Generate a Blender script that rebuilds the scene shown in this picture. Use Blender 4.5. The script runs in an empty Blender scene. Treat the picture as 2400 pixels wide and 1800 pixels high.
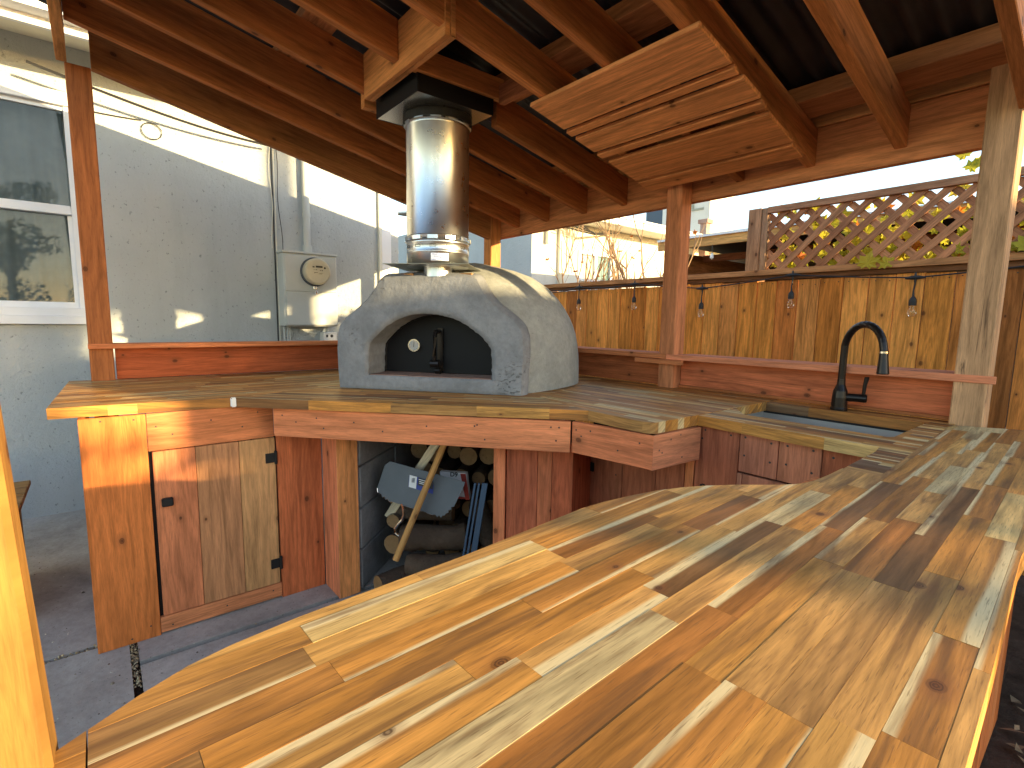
import bpy, math, random
from mathutils import Vector as V, Matrix
random.seed(7)
R = math.radians
sc = bpy.context.scene
# ---------------------------------------------------------------- camera, world, sun, exposure
cam = bpy.data.cameras.new('camera')
camo = bpy.data.objects.new('camera', cam); sc.collection.objects.link(camo); sc.camera = camo
cam.lens = 36*1189.83/2400; cam.sensor_width = 36; cam.clip_start = 0.02; cam.clip_end = 800
_y, _p, _r = R(50.7285), R(6.9929), R(0.88647)
_f = V((-math.sin(_y)*math.cos(_p), math.cos(_y)*math.cos(_p), -math.sin(_p)))
_rt = V((math.cos(_y), math.sin(_y), 0)); _up = _rt.cross(_f)
_r2 = _rt*math.cos(_r)+_up*math.sin(_r); _u2 = -_rt*math.sin(_r)+_up*math.cos(_r)
camo.matrix_world = Matrix(((_r2.x, _u2.x, -_f.x, 0), (_r2.y, _u2.y, -_f.y, 0), (_r2.z, _u2.z, -_f.z, 1.235), (0, 0, 0, 1)))
SUN = V((1, .43, .170)).normalized()
w = bpy.data.worlds.new('World'); sc.world = w; w.use_nodes = True
nt = w.node_tree; bg = nt.nodes['Background']; sky = nt.nodes.new('ShaderNodeTexSky')
sky.sky_type = 'NISHITA'; sky.sun_disc = False
sky.sun_elevation = math.asin(SUN.z); sky.sun_rotation = math.atan2(SUN.x, SUN.y)
sky.air_density = 1.0; sky.dust_density = 0.9; sky.ozone_density = 0.7; sky.altitude = 600
nt.links.new(sky.outputs[0], bg.inputs[0]); bg.inputs[1].default_value = 0.15
sl = bpy.data.lights.new('sun', 'SUN'); sl.energy = 3.5; sl.angle = R(0.6); sl.color = (1.0, .75, .38)
so = bpy.data.objects.new('sun', sl); sc.collection.objects.link(so); so.rotation_euler = SUN.to_track_quat('Z', 'Y').to_euler()
so.location = (12, 5, 6)
sc.view_settings.view_transform = 'Standard'; sc.view_settings.look = 'None'
sc.view_settings.exposure = 2.1; sc.view_settings.gamma = 1; sc.view_settings.use_curve_mapping = False
sc.cycles.max_bounces = 8; sc.cycles.diffuse_bounces = 5; sc.cycles.transparent_max_bounces = 12

# ---------------------------------------------------------------- materials
class NT:
    def __init__(s, name, rough=.6, spec=.3):
        s.m = bpy.data.materials.new(name); s.m.use_nodes = True; s.t = s.m.node_tree
        s.b = s.t.nodes['Principled BSDF']; s.b.inputs['Roughness'].default_value = rough
        s.b.inputs['Specular IOR Level'].default_value = spec
    def n(s, kind, **k):
        x = s.t.nodes.new('ShaderNode'+kind)
        for a, v in k.items():
            if hasattr(x, a): setattr(x, a, v)
            else: x.inputs[a].default_value = v
        return x
    def l(s, a, b): s.t.links.new(a, b)
    def ramp(s, fac, stops):
        r = s.n('ValToRGB'); e = r.color_ramp.elements
        while len(e) < len(stops): e.new(.5)
        for q, (p, c) in zip(e, stops):
            q.position = p; q.color = (c, c, c, 1) if isinstance(c, (int, float)) else (*c, 1)
        s.l(fac, r.inputs[0]); return r.outputs[0]
    def mix(s, fac, a, b, mode='MIX'):
        x = s.n('Mix', data_type='RGBA', blend_type=mode)
        for sock, v in ((x.inputs[0], fac), (x.inputs[6], a), (x.inputs[7], b)):
            if hasattr(v, 'is_output') or hasattr(v, 'links'): s.l(v, sock)
            elif isinstance(v, tuple): sock.default_value = (*v, 1)
            else: sock.default_value = v
        return x.outputs[2]
    def math(s, op, a, b=0.0, c=0.0):
        x = s.n('Math', operation=op)
        for i, v in enumerate((a, b, c)):
            if hasattr(v, 'links'): s.l(v, x.inputs[i])
            else: x.inputs[i].default_value = v
        return x.outputs[0]
    def noise(s, vec, scale, detail=3, rough=.5, dist=0):
        x = s.n('TexNoise'); x.inputs['Scale'].default_value = scale; x.inputs['Detail'].default_value = detail
        x.inputs['Roughness'].default_value = rough; x.inputs['Distortion'].default_value = dist
        if vec is not None: s.l(vec, x.inputs['Vector'])
        return x.outputs['Fac']
    def scale(s, vec, sc3):
        x = s.n('Mapping'); x.inputs['Scale'].default_value = sc3; s.l(vec, x.inputs['Vector']); return x.outputs[0]
    def bump(s, h, strength=.3, dist=.002):
        x = s.n('Bump'); x.inputs['Strength'].default_value = strength; x.inputs['Distance'].default_value = dist
        s.l(h, x.inputs['Height']); s.l(x.outputs[0], s.b.inputs['Normal'])

def wood_mat(name, rough, grain=.35, knots=True, stain=0.0, sap=False, spec=.3, coat=0):
    t = NT(name, rough, spec)
    uv = t.n('UVMap', uv_map='Grain').outputs[0]; col = t.n('Attribute', attribute_name='Col')
    warp = t.n('TexNoise'); t.l(t.scale(uv, (1.5, 5, 1)), warp.inputs['Vector']); warp.inputs['Scale'].default_value = 1.6
    add = t.n('VectorMath', operation='MULTIPLY_ADD'); t.l(warp.outputs['Color'], add.inputs[0])
    add.inputs[1].default_value = (.05, .013, 0); t.l(uv, add.inputs[2]); wuv = add.outputs[0]
    if knots:
        vo = t.n('TexVoronoi', voronoi_dimensions='2D'); t.l(t.scale(uv, (1.0, 1.45, 1)), vo.inputs['Vector']); vo.inputs['Scale'].default_value = 6.0 if sap else 4.2
        d = vo.outputs['Distance']; sepc = t.n('SeparateColor'); t.l(vo.outputs['Color'], sepc.inputs[0])
        on = t.math('GREATER_THAN', sepc.outputs[0], .66 if not sap else .80)
        kr = t.math('MULTIPLY_ADD', sepc.outputs[1], .05 if sap else .04, .04 if sap else .03)
        kn = t.math('MULTIPLY', t.math('SUBTRACT', 1.0, t.math('DIVIDE', d, kr)), 2.5); kn = t.n('Clamp').outputs[0] if False else kn
        cl = t.n('Clamp'); t.l(kn, cl.inputs[0]); kn = t.math('MULTIPLY', cl.outputs[0], on)
        halo = t.n('Clamp'); t.l(t.math('SUBTRACT', 1.0, t.math('DIVIDE', d, t.math('MULTIPLY', kr, 2.8))), halo.inputs[0])
        halo = t.math('MULTIPLY', halo.outputs[0], on)
    g1 = t.noise(t.scale(wuv, (1.9, 24, 1)), 1.4, 4, .6, .8)
    g2 = t.noise(t.scale(wuv, (14, 230, 1)), 1.6, 3, .65)
    g3 = t.noise(t.scale(wuv, (1.2, 5, 1)), 1.3, 2, .5)
    a = t.ramp(g1, [(.3, 1-grain*.9), (.5, 1.0), (.72, 1+grain*.55)])
    b = t.ramp(g2, [(.3, 1-grain*(.25 if sap else .55)), (.55, 1.0), (.8, 1+grain*.12)])
    c3 = t.ramp(g3, [(.3, .84), (.7, 1.12)])
    g4 = t.noise(t.scale(wuv, (4.5, 80, 1)), 1.5, 5, .7, 1.4); a4 = t.ramp(g4, [(.32, 1-grain*(.38 if sap else .55)), (.5, 1.0), (.72, 1+grain*.2)])
    fig = t.noise(t.scale(wuv, (.75, 7.5, 1)), 1.0, 2, .45, .5)
    fr = t.math('SINE', t.math('MULTIPLY', fig, 85.0)); a5 = t.ramp(t.math('MULTIPLY_ADD', fr, .5, .5), [(.0, 1-grain*.32), (.55, 1.0), (1.0, 1+grain*.10)])
    c = t.mix(1.0, col.outputs['Color'], a, 'MULTIPLY'); c = t.mix(1.0, c, a4, 'MULTIPLY'); c = t.mix(1.0, c, a5, 'MULTIPLY'); c = t.mix(1.0, c, b, 'MULTIPLY'); c = t.mix(1.0, c, c3, 'MULTIPLY')
    if sap:
        loc = t.n('UVMap', uv_map='Loc').outputs[0]; sx = t.n('SeparateXYZ'); t.l(loc, sx.inputs[0])
        e = t.math('ADD', sx.outputs[1], t.math('MULTIPLY', t.math('SUBTRACT', g3, .5), .6))
        f = t.n('Clamp'); t.l(t.math('MULTIPLY', t.math('SUBTRACT', col.outputs['Alpha'], e), 9.0), f.inputs[0])
        c = t.mix(f.outputs[0], c, t.mix(1.0, (.70, .54, .29), b, 'MULTIPLY'))
        dk = t.ramp(t.noise(t.scale(wuv, (1.6, 20, 1)), 1.7, 4, .6, .7), [(.50, 0.0), (.64, .70)])
        c = t.mix(dk, c, (.15, .07, .028))
        pores = t.ramp(t.noise(t.scale(uv, (26, 520, 1)), 1.0, 2, .6), [(.58, 0.0), (.68, .55)])
        c = t.mix(pores, c, (.14, .07, .03))
    if knots:
        ring = t.math('MULTIPLY_ADD', t.math('SINE', t.math('MULTIPLY', t.math('ADD', d, t.math('MULTIPLY', g4, .03)), 260.0)), .22, .62)
        c = t.mix(t.math('MULTIPLY', halo, .55), c, (.20, .07, .03)); c = t.mix(t.math('MULTIPLY', kn, ring), c, (.05, .02, .011))
    if stain:
        st = t.ramp(t.noise(t.scale(wuv, (1.3, 26, 1)), 1.5, 5, .75, .4), [(.60, 0.0), (.68, stain)])
        c = t.mix(st, c, (.05, .03, .025))
    t.l(c, t.b.inputs['Base Color'])
    t.bump(g2, .25 if not sap else .12, .001)
    rr = t.ramp(g1, [(.3, rough+.08), (.7, rough-.06)]); t.l(rr, t.b.inputs['Roughness'])
    if coat: t.b.inputs['Coat Weight'].default_value = coat; t.b.inputs['Coat Roughness'].default_value = .22
    return t.m

def plain(name, col, rough=.5, metal=0, spec=.4, bumps=None, mottle=0, emis=None):
    t = NT(name, rough, spec); t.b.inputs['Metallic'].default_value = metal
    tc = t.n('TexCoord').outputs['Object']
    if mottle:
        f = t.noise(tc, 6, 5, .6); c = t.mix(t.ramp(f, [(.3, 0.0), (.7, 1.0)]), tuple(x*(1-mottle) for x in col), tuple(min(1, x*(1+mottle)) for x in col)); t.l(c, t.b.inputs['Base Color'])
    else: t.b.inputs['Base Color'].default_value = (*col, 1)
    if bumps: t.bump(t.noise(tc, bumps[0], 3), bumps[1], bumps[2])
    return t.m

M_wood = wood_mat('redwood', .66, .38, True, 0, False, .14)
M_fence = wood_mat('fence_cedar', .72, .45, True, .25, False, .12)
M_weath = wood_mat('weathered_wood', .75, .4, True, .8, False, .12)
M_butch = wood_mat('butcher_block', .44, .48, True, 0, True, .2, 0)
M_black = plain('black_steel', (.006, .006, .008), .5, .0, .22, None)
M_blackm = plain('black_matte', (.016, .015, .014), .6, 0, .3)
M_rubber = plain('black_rubber', (.02, .02, .022), .5, 0, .4)
M_bronze = plain('oil_rubbed_bronze', (.022, .017, .016), .28, .6, .5)
M_steel = NT('galvanised_steel', .3); M_steel.b.inputs['Metallic'].default_value = 1.0
_tc = M_steel.n('TexCoord').outputs['Object']
M_steel.l(M_steel.ramp(M_steel.noise(M_steel.scale(_tc, (8, 8, 1.2)), 2, 4), [(.3, (.56, .59, .63)), (.7, (.66, .69, .73))]), M_steel.b.inputs['Base Color'])
M_steel.l(M_steel.ramp(M_steel.noise(_tc, 30, 3), [(.3, .27), (.7, .31)]), M_steel.b.inputs['Roughness']); M_steel = M_steel.m
M_sink = plain('brushed_steel', (.58, .55, .52), .42, .85)
M_chrome = plain('polished_steel', (.75, .75, .75), .15, 1.0)
M_sheet = plain('dull_sheet_metal', (.10, .11, .125), .5, .5, .5, None, .12)
M_red = plain('red_paint', (.45, .05, .03), .5); M_blue = plain('blue_paint', (.03, .05, .28), .5)
M_white = plain('white_paint', (.74, .76, .80), .45, 0, .4, None, .04)
M_cream = plain('cream_paint', (.72, .70, .60), .55, 0, .3, None, .04)
M_offw = plain('white_plastic', (.8, .8, .78), .4)
M_meter = plain('meter_plastic', (.52, .47, .34), .3, 0, .5, None, .12)
M_ink = plain('dark_print', (.04, .035, .03), .5)
M_soil = NT('soil', .95, .1); _tc = M_soil.n('TexCoord').outputs['Object']
M_soil.l(M_soil.ramp(M_soil.noise(_tc, 9, 8, .7), [(.3, (.035, .022, .016)), (.6, (.085, .055, .04)), (.75, (.15, .11, .085))]), M_soil.b.inputs['Base Color'])
M_soil.bump(M_soil.noise(_tc, 30, 6, .7), .9, .02); M_soil = M_soil.m

def conc(name, cols, bs, pits=0, stain=.5, rough=.85):
    t = NT(name, rough, .2); tc = t.n('TexCoord').outputs['Object']
    c = t.ramp(t.noise(tc, 2.6, 7, .62, .3), [(.28, cols[0]), (.5, cols[1]), (.72, cols[2])])
    f = t.noise(tc, 38, 4, .7); c = t.mix(1.0, c, t.ramp(f, [(.3, .86), (.7, 1.1)]), 'MULTIPLY')
    sp = t.ramp(t.noise(tc, 95, 2, .5), [(.66, 0.0), (.74, stain)]); c = t.mix(sp, c, tuple(x*.35 for x in cols[0]))
    h = t.noise(tc, bs[0], 5, .7)
    if pits:
        area = t.ramp(t.noise(tc, 3.4, 3), [(.5, 0.0), (.62, 1.0)])
        pv = t.ramp(t.noise(t.scale(tc, (1, 1, 1.7)), 48, 3, .65, .5), [(.58, 0.0), (.66, 1.0)])
        pm = t.math('MULTIPLY', area, pv); c = t.mix(t.math('MULTIPLY', pm, .75), c, (.07, .068, .06))
        h = t.math('SUBTRACT', h, t.math('MULTIPLY', pm, 1.2))
    t.l(c, t.b.inputs['Base Color']); t.bump(h, bs[1], bs[2]); return t.m
M_oven = conc('oven_render', ((.135, .143, .158), (.235, .246, .268), (.335, .345, .365)), (9, .7, .012), 1, .15)
M_dome = conc('dome_render', ((.18, .19, .18), (.30, .31, .295), (.44, .44, .41)), (7, .8, .014), 0, .3)
M_slab = conc('concrete_slab', ((.27, .24, .215), (.40, .365, .33), (.52, .48, .44)), (30, .5, .004), 0, .8)
M_cmu = conc('concrete_block', ((.20, .20, .195), (.29, .29, .28), (.38, .37, .36)), (60, .6, .003), 0, .6)
M_brick = conc('firebrick', ((.22, .13, .10), (.32, .20, .16), (.38, .28, .23)), (40, .4, .003))
M_bark = conc('log_bark', ((.04, .026, .018), (.09, .06, .04), (.17, .125, .085)), (16, 1.0, .012))
M_cut = conc('cut_wood_end', ((.17, .09, .035), (.25, .14, .06), (.32, .2, .1)), (40, .3, .002))
def stucco(name, col):
    t = NT(name, .92, .15); tc = t.n('TexCoord').outputs['Object']
    h = t.noise(tc, 34, 6, .75); big = t.noise(tc, 1.6, 4)
    c = t.mix(t.ramp(big, [(.3, 0.0), (.7, 1.0)]), tuple(x*.92 for x in col), tuple(x*1.05 for x in col))
    pit = t.ramp(t.noise(t.scale(tc, (1, 1, .8)), 48, 3, .6), [(.30, .6), (.37, 0.0)])
    c = t.mix(t.ramp(t.noise(t.scale(tc, (1, 2.2, .5)), 2.2, 5, .7), [(.52, 0.0), (.75, .28)]), c, tuple(x*.62 for x in col)); c = t.mix(pit, c, tuple(x*.3 for x in col))
    dz = t.n('SeparateXYZ'); t.l(tc, dz.inputs[0])
    t.l(c, t.b.inputs['Base Color']); t.bump(h, 1.0, .009); return t.m
M_stucco = stucco('stucco_wall', (.47, .50, .51)); M_stucco2 = stucco('neighbour_stucco', (.62, .60, .54))
def glassm(name, tint, rough=.0, mixv=.5):
    t = NT(name, .03, .6); t.b.inputs['Base Color'].default_value = (*tint, 1); t.b.inputs['Alpha'].default_value = mixv
    t.b.inputs['Roughness'].default_value = rough; t.b.inputs['IOR'].default_value = 1.5; return t.m
M_glass = glassm('window_glass', (.06, .09, .10), .02, .40)
M_bulb = plain('bulb_glass', (1, 1, 1), .02); M_bulb.node_tree.nodes['Principled BSDF'].inputs['Transmission Weight'].default_value = 1
M_fil = plain('filament_tube', (.85, .45, .12), .4)
M_curt = plain('curtain', (.42, .47, .48), .9, 0, .1, None, .2)
def leafm(name, c1, c2):
    t = NT(name, .55, .3); oi = t.n('ObjectInfo').outputs['Random']; tc = t.n('TexCoord').outputs['Object']
    c = t.mix(t.math('ADD', t.math('MULTIPLY', oi, .7), t.math('MULTIPLY', t.noise(tc, 14, 3), .4)), c1, c2); t.l(c, t.b.inputs['Base Color'])
    tr = t.n('BsdfTranslucent'); t.l(c, tr.inputs[0]); mx = t.n('MixShader'); mx.inputs[0].default_value = .45
    t.l(t.b.outputs[0], mx.inputs[1]); t.l(tr.outputs[0], mx.inputs[2]); t.l(mx.outputs[0], t.t.nodes['Material Output'].inputs[0]); return t.m
M_leaf = leafm('vine_leaf', (.30, .34, .03), (.62, .50, .05)); M_oleaf = leafm('dry_leaf', (.6, .22, .03), (.5, .14, .02))
M_gleaf = leafm('green_leaf', (.05, .09, .02), (.10, .15, .03))
M_twig = plain('twig', (.34, .22, .12), .8, 0, .2, None, .2); M_trunk = plain('tree_bark', (.10, .075, .055), .9, 0, .1, (20, .8, .01), .3)

# ---------------------------------------------------------------- mesh helpers
COL = sc.collection
RED = [(.64, .20, .065), (.59, .175, .054), (.68, .24, .085), (.56, .16, .046), (.70, .26, .10)]
def pick(p, j=.08):
    c = random.choice(p); k = 1+random.uniform(-j, j); return tuple(min(1, x*k) for x in c)
class MB:
    def __init__(s): s.v = []; s.f = []; s.uv = []; s.loc = []; s.c = []; s.m = []; s.sm = []
    def face(s, pts, uvs=None, col=(.5, .5, .5, 0), mi=0, locs=None, smooth=False):
        i = len(s.v); s.v += [tuple(p) for p in pts]; s.f.append(tuple(range(i, i+len(pts))))
        s.uv += uvs or [(0, 0)]*len(pts); s.loc += locs or [(0, 0)]*len(pts)
        s.c += [tuple(col) if len(col) == 4 else (*col, 0)]*len(pts); s.m.append(mi); s.sm.append(smooth)
    def board(s, o, L, W, T, l, w_, t, col=None, ch=.0025, mi=0):
        """box from corner o along L (grain), W, T"""
        o = V(o); L, W, T = V(L), V(W), V(T); col = col or pick(RED)
        ou, ov = random.uniform(0, 50), random.uniform(0, 50); ch = min(ch, w_*.3, t*.3)
        def P(a, b, c): return o+L*a+W*b+T*c
        D = (l, w_, t); flip = L.cross(W).dot(T) < 0
        def q(pts, uvm):
            P3 = [P(*p) for p in pts]
            if flip: P3 = P3[::-1]; pts = pts[::-1]
            s.face(P3, [uvm(p) for p in pts], col, mi, [(p[0]/l, p[1]/w_) for p in pts])
        uL = lambda p: (p[0]+ou, p[1]+p[2]+ov); uE = lambda p: (p[2]*.25+ou+7, p[1]+ov)
        A = [ch, ch, ch]; B = [l-ch, w_-ch, t-ch]
        for ax in range(3):
            i, j = (ax+1) % 3, (ax+2) % 3
            for e in (0, 1):
                pts = []
                for a, b in ((0, 0), (1, 0), (1, 1), (0, 1)):
                    p = [0, 0, 0]; p[ax] = D[ax]*e; p[i] = (A, B)[a][i]; p[j] = (A, B)[b][j]; pts.append(tuple(p))
                if not e: pts = pts[::-1]
                q(pts, uE if ax == 0 else uL)
        for ax in range(3):   # edge chamfers parallel to ax
            i, j = (ax+1) % 3, (ax+2) % 3
            for a in (0, 1):
                for b in (0, 1):
                    def mk(k, ii, jj):
                        p = [0, 0, 0]; p[ax] = (A, B)[k][ax]; p[i] = ii; p[j] = jj; return tuple(p)
                    e1 = (D[i]*a, (A, B)[b][j]); e2 = ((A, B)[a][i], D[j]*b)
                    pts = [mk(0, *e1), mk(1, *e1), mk(1, *e2), mk(0, *e2)]
                    if (a == b): pts = pts[::-1]
                    q(pts, uL)
        return s
    def box(s, x0, x1, y0, y1, z0, z1, col=None, ax=None, ch=.002, mi=0):
        d = (x1-x0, y1-y0, z1-z0); ax = ax if ax is not None else max(range(3), key=lambda i: d[i])
        o = [i for i in range(3) if i != ax]
        wi, ti = (o[0], o[1]) if d[o[0]] >= d[o[1]] else (o[1], o[0])
        E = [V((1, 0, 0)), V((0, 1, 0)), V((0, 0, 1))]
        return s.board((x0, y0, z0), E[ax], E[wi], E[ti], d[ax], d[wi], d[ti], col or pick(RED), ch, mi)
    def tube(s, pts, r, n=8, col=(.5, .5, .5), mi=0, cap=True):
        pts = [V(p) for p in pts]; rs = r if isinstance(r, (list, tuple)) else [r]*len(pts); rings = []
        ref = V((0, 0, 1)) if abs((pts[1]-pts[0]).normalized().z) < .9 else V((1, 0, 0))
        acc = 0; us = []
        for i, p in enumerate(pts):
            t = (pts[min(i+1, len(pts)-1)]-pts[max(i-1, 0)]).normalized(); a = t.cross(ref).normalized(); b = t.cross(a)
            ref = -a.cross(t) if False else ref
            rings.append([p+(a*math.cos(2*math.pi*k/n)+b*math.sin(2*math.pi*k/n))*rs[i] for k in range(n)])
            if i: acc += (pts[i]-pts[i-1]).length
            us.append(acc)
        for i in range(len(pts)-1):
            for k in range(n):
                k2 = (k+1) % n
                s.face([rings[i][k], rings[i+1][k], rings[i+1][k2], rings[i][k2]], [(us[i], k*.01), (us[i+1], k*.01), (us[i+1], k*.01+.01), (us[i], k*.01+.01)], col, mi, smooth=True)
        if cap: s.face(rings[0], None, col, mi); s.face(rings[-1][::-1], None, col, mi)
        return s
    def lathe(s, base, prof, n=24, col=(.5, .5, .5), mi=0, axis='z', capb=True, capt=True):
        b = V(base)
        def P(r, h, k):
            a = 2*math.pi*k/n; c, d = r*math.cos(a), r*math.sin(a)
            return b+(V((c, d, h)) if axis == 'z' else V((h, c, d)))
        for (r0, h0), (r1, h1) in zip(prof, prof[1:]):
            for k in range(n):
                s.face([P(r0, h0, k), P(r0, h0, k+1), P(r1, h1, k+1), P(r1, h1, k)], [(h0, k*.02), (h0, k*.02+.02), (h1, k*.02+.02), (h1, k*.02)], col, mi, smooth=True)
        if capb and prof[0][0] > 1e-4: s.face([P(prof[0][0], prof[0][1], -k) for k in range(n)], None, col, mi)
        if capt and prof[-1][0] > 1e-4: s.face([P(prof[-1][0], prof[-1][1], k) for k in range(n)], None, col, mi)
        return s
    def prism(s, poly, z0, z1, uvf=None, col=(.5, .5, .5), mi=0, locf=None):
        uvf = uvf or (lambda p: (p[0], p[1])); locf = locf or (lambda p: (0, 0))
        ar = sum(a[0]*b[1]-b[0]*a[1] for a, b in zip(poly, poly[1:]+poly[:1]))
        if ar < 0: poly = poly[::-1]
        s.face([(p[0], p[1], z1) for p in poly], [uvf(p) for p in poly], col, mi, [locf(p) for p in poly])
        s.face([(p[0], p[1], z0) for p in poly[::-1]], [uvf(p) for p in poly[::-1]], col, mi, [locf(p) for p in poly[::-1]])
        for a, b in zip(poly, poly[1:]+poly[:1]):
            ua, ub = uvf(a), uvf(b); la, lb = locf(a), locf(b)
            s.face([(a[0], a[1], z0), (b[0], b[1], z0), (b[0], b[1], z1), (a[0], a[1], z1)], [(ua[0], ua[1]+.05), (ub[0], ub[1]+.05), ub, ua], col, mi, [(0, 3)]*4)
        return s
    def build(s, name, mat, parent=None, weld=False, **props):
        off = root_of(parent) if parent else V((0, 0, 0))
        me = bpy.data.meshes.new(name)
        me.from_pydata([tuple(V(p)-off) for p in s.v], [], s.f)
        me.uv_layers.new(name='Grain'); me.uv_layers.new(name='Loc'); me.color_attributes.new('Col', 'FLOAT_COLOR', 'CORNER')
        u, u2, ca = me.uv_layers['Grain'], me.uv_layers['Loc'], me.color_attributes['Col']
        fl = [x for t in s.uv for x in t]; u.data.foreach_set('uv', fl); u2.data.foreach_set('uv', [x for t in s.loc for x in t])
        ca.data.foreach_set('color', [x for t in s.c for x in t])
        me.polygons.foreach_set('material_index', s.m); me.polygons.foreach_set('use_smooth', s.sm)
        for m in (mat if isinstance(mat, (list, tuple)) else [mat]): me.materials.append(m)
        if weld:
            import bmesh
            bm = bmesh.new(); bm.from_mesh(me); bmesh.ops.remove_doubles(bm, verts=bm.verts, dist=1e-5); bm.to_mesh(me); bm.free()
        me.update()
        o = bpy.data.objects.new(name, me); COL.objects.link(o)
        if parent: o.parent = parent
        for k, v in props.items(): o[k] = v
        return o
def root_of(p):
    while p.parent: p = p.parent
    return p.location.copy()
def thing(name, loc, label, cat, group=None):
    o = bpy.data.objects.new(name, None); COL.objects.link(o); o.location = loc; o.empty_display_size = .1
    o['label'] = label; o['category'] = cat
    if group: o['group'] = group
    return o
def part(name, mat, parent, fn, **k):
    b = MB(); fn(b); return b.build(name, mat, parent, **k)
def pbox(name, mat, parent, *a, weld=False, label=None, **k):
    o = MB().box(*a, **k).build(name, mat, parent)
    if label: o['label'] = label
    return o
X, Y, Z = V((1, 0, 0)), V((0, 1, 0)), V((0, 0, 1))

# ---------------------------------------------------------------- ground
b = MB(); b.face([(-60, -60, -.06), (60, -60, -.06), (60, 60, -.06), (-60, 60, -.06)]); b.build('ground', M_soil, kind='structure')
slabs = [[(-4.16, -4), (-2.36, -4), (-2.36, .02), (-4.16, .02)], [(-2.335, -4), (-.2, -4), (-.2, .015), (-2.335, .02)],
         [(-4.16, .045), (-2.36, .045), (-2.15, .045), (-2.15, 2.6), (-4.16, 2.6)], [(-2.12, .045), (-.2, .045), (-.2, 2.6), (-2.12, 2.6)]]
pat = MB().prism([(-4.17, -4.02), (-.18, -4.02), (-.18, 2.62), (-4.17, 2.62)], -.05, -.03).build('patio', M_soil, kind='structure')
for s_ in slabs: part('slab', M_slab, pat, lambda b: b.prism(s_, -.04, 0))
b = MB()
for i in range(420):
    t = random.random()
    x, y = ((-2.348+random.gauss(0, .008), random.uniform(-.7, .0)) if t < .55 else (random.uniform(-2.34, -2.0), .032+random.gauss(0, .008)))
    r = random.uniform(.002, .005); c = random.choice([(.42, .30, .16), (.5, .4, .25), (.2, .15, .1)])
    b.lathe((x, y, -.012+random.uniform(0, .012)), [(r, 0), (r*.7, r), (0, r*1.2)], 5, c)
for i in range(900):
    x, y = random.uniform(-3.6, -.7), random.uniform(-1.0, 1.3)
    if x < -2.24 and y > -.1: continue
    r = random.uniform(.0015, .0045)*(1 if random.random() < .95 else 1.8); c = random.choice([(.42, .32, .2), (.12, .09, .07), (.55, .5, .42), (.25, .2, .15)])
    b.lathe((x, y, .0), [(r, 0), (r*.7, r*.5), (0, r*.7)], 5, c)
b.build('gravel', wood_mat('gravel_bits', .9, .1, False), kind='stuff')
b = MB()
for i in range(500):
    x, y = random.uniform(-.15, 1.6), random.uniform(-.6, 2.6); r = random.uniform(.012, .035); a = random.uniform(0, 6.3)
    z = -.05+random.uniform(0, .015); t = [random.uniform(-.01, .012) for _ in range(4)]
    b.face([(x+r*math.cos(a+k*1.57)*(1 if k % 2 else .5), y+r*math.sin(a+k*1.57)*(1 if k % 2 else .5), z+t[k]) for k in range(4)], None, (.2, .12, .06))
b.build('leaf_litter', plain('leaf_litter', (.22, .15, .09), .9, 0, .1, None, .4), kind='stuff')

# ---------------------------------------------------------------- house
WX = -4.15
hs = thing('house', (WX, 0, 0), 'pale blue grey stucco house wall with white sash window at the left', 'house')
part('wall', M_stucco, hs, lambda b: (b.box(WX-.2, WX, -.02, 1.9, -.05, 2.86, ch=.001), b.box(WX-.2, WX, -2.6, -1.3, -.05, 2.86, ch=.001),
     b.box(WX-.2, WX, -1.3, -.02, -.05, 1.175, ch=.001), b.box(WX-.2, WX, -1.3, -.02, 2.53, 2.86, ch=.001), b.box(-9, WX-.2, 1.7, 1.9, -.05, 2.86, ch=.001)))
part('soffit', M_cream, hs, lambda b: b.box(WX, -3.72, -3, 2.05, 2.80, 2.83, ch=.001))
part('fascia', M_white, hs, lambda b: b.box(-3.72, -3.69, -3, 2.05, 2.69, 2.85, ch=.002))
part('gutter', M_white, hs, lambda b: (b.box(-3.69, -3.59, -3, 2.05, 2.735, 2.75, ch=.001), b.box(-3.60, -3.585, -3, 2.05, 2.75, 2.83, ch=.001)))
part('roof', plain('roof_shingle', (.12, .09, .08), .9, 0, .1, (60, .5, .004), .2), hs, lambda b: b.board((-3.58, -3, 2.86), (0, 1, 0), V((-1, 0, .3)).normalized(), V((.3, 0, 1)).normalized(), 5.05, 3.5, .03))
# window
wn = part('window', M_white, hs, lambda b: (b.box(WX-.04, WX+.03, -1.42, -.03, 2.455, 2.53, ch=.002), b.box(WX-.02, WX+.05, -1.44, -.02, 1.178, 1.228, ch=.003),
     b.box(WX-.03, WX+.035, -1.42, -.03, 1.228, 1.276, ch=.003), b.box(WX-.06, WX+.01, -.068, -.03, 1.27, 2.46, ch=.002), b.box(WX-.06, WX+.012, -1.42, -1.34, 1.27, 2.46, ch=.002),
     b.box(WX-.05, WX+.012, -1.34, -.068, 1.832, 1.885, ch=.003)))
part('sash', M_white, wn, lambda b: (b.box(WX-.045, WX-.015, -1.34, -.068, 1.276, 1.312, ch=.002), b.box(WX-.045, WX-.015, -.09, -.068, 1.31, 1.83, ch=.002)))
part('sash', M_white, wn, lambda b: (b.box(WX-.03, WX-.002, -1.34, -.068, 2.43, 2.455, ch=.002),))
for z0, z1, dx in ((1.312, 1.832, -.035), (1.885, 2.43, -.02)):
    part('pane', M_glass, wn, lambda b: b.box(WX+dx, WX+dx+.004, -1.34, -.075, z0, z1, ch=.0005))
b = MB(); n = 120
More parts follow.
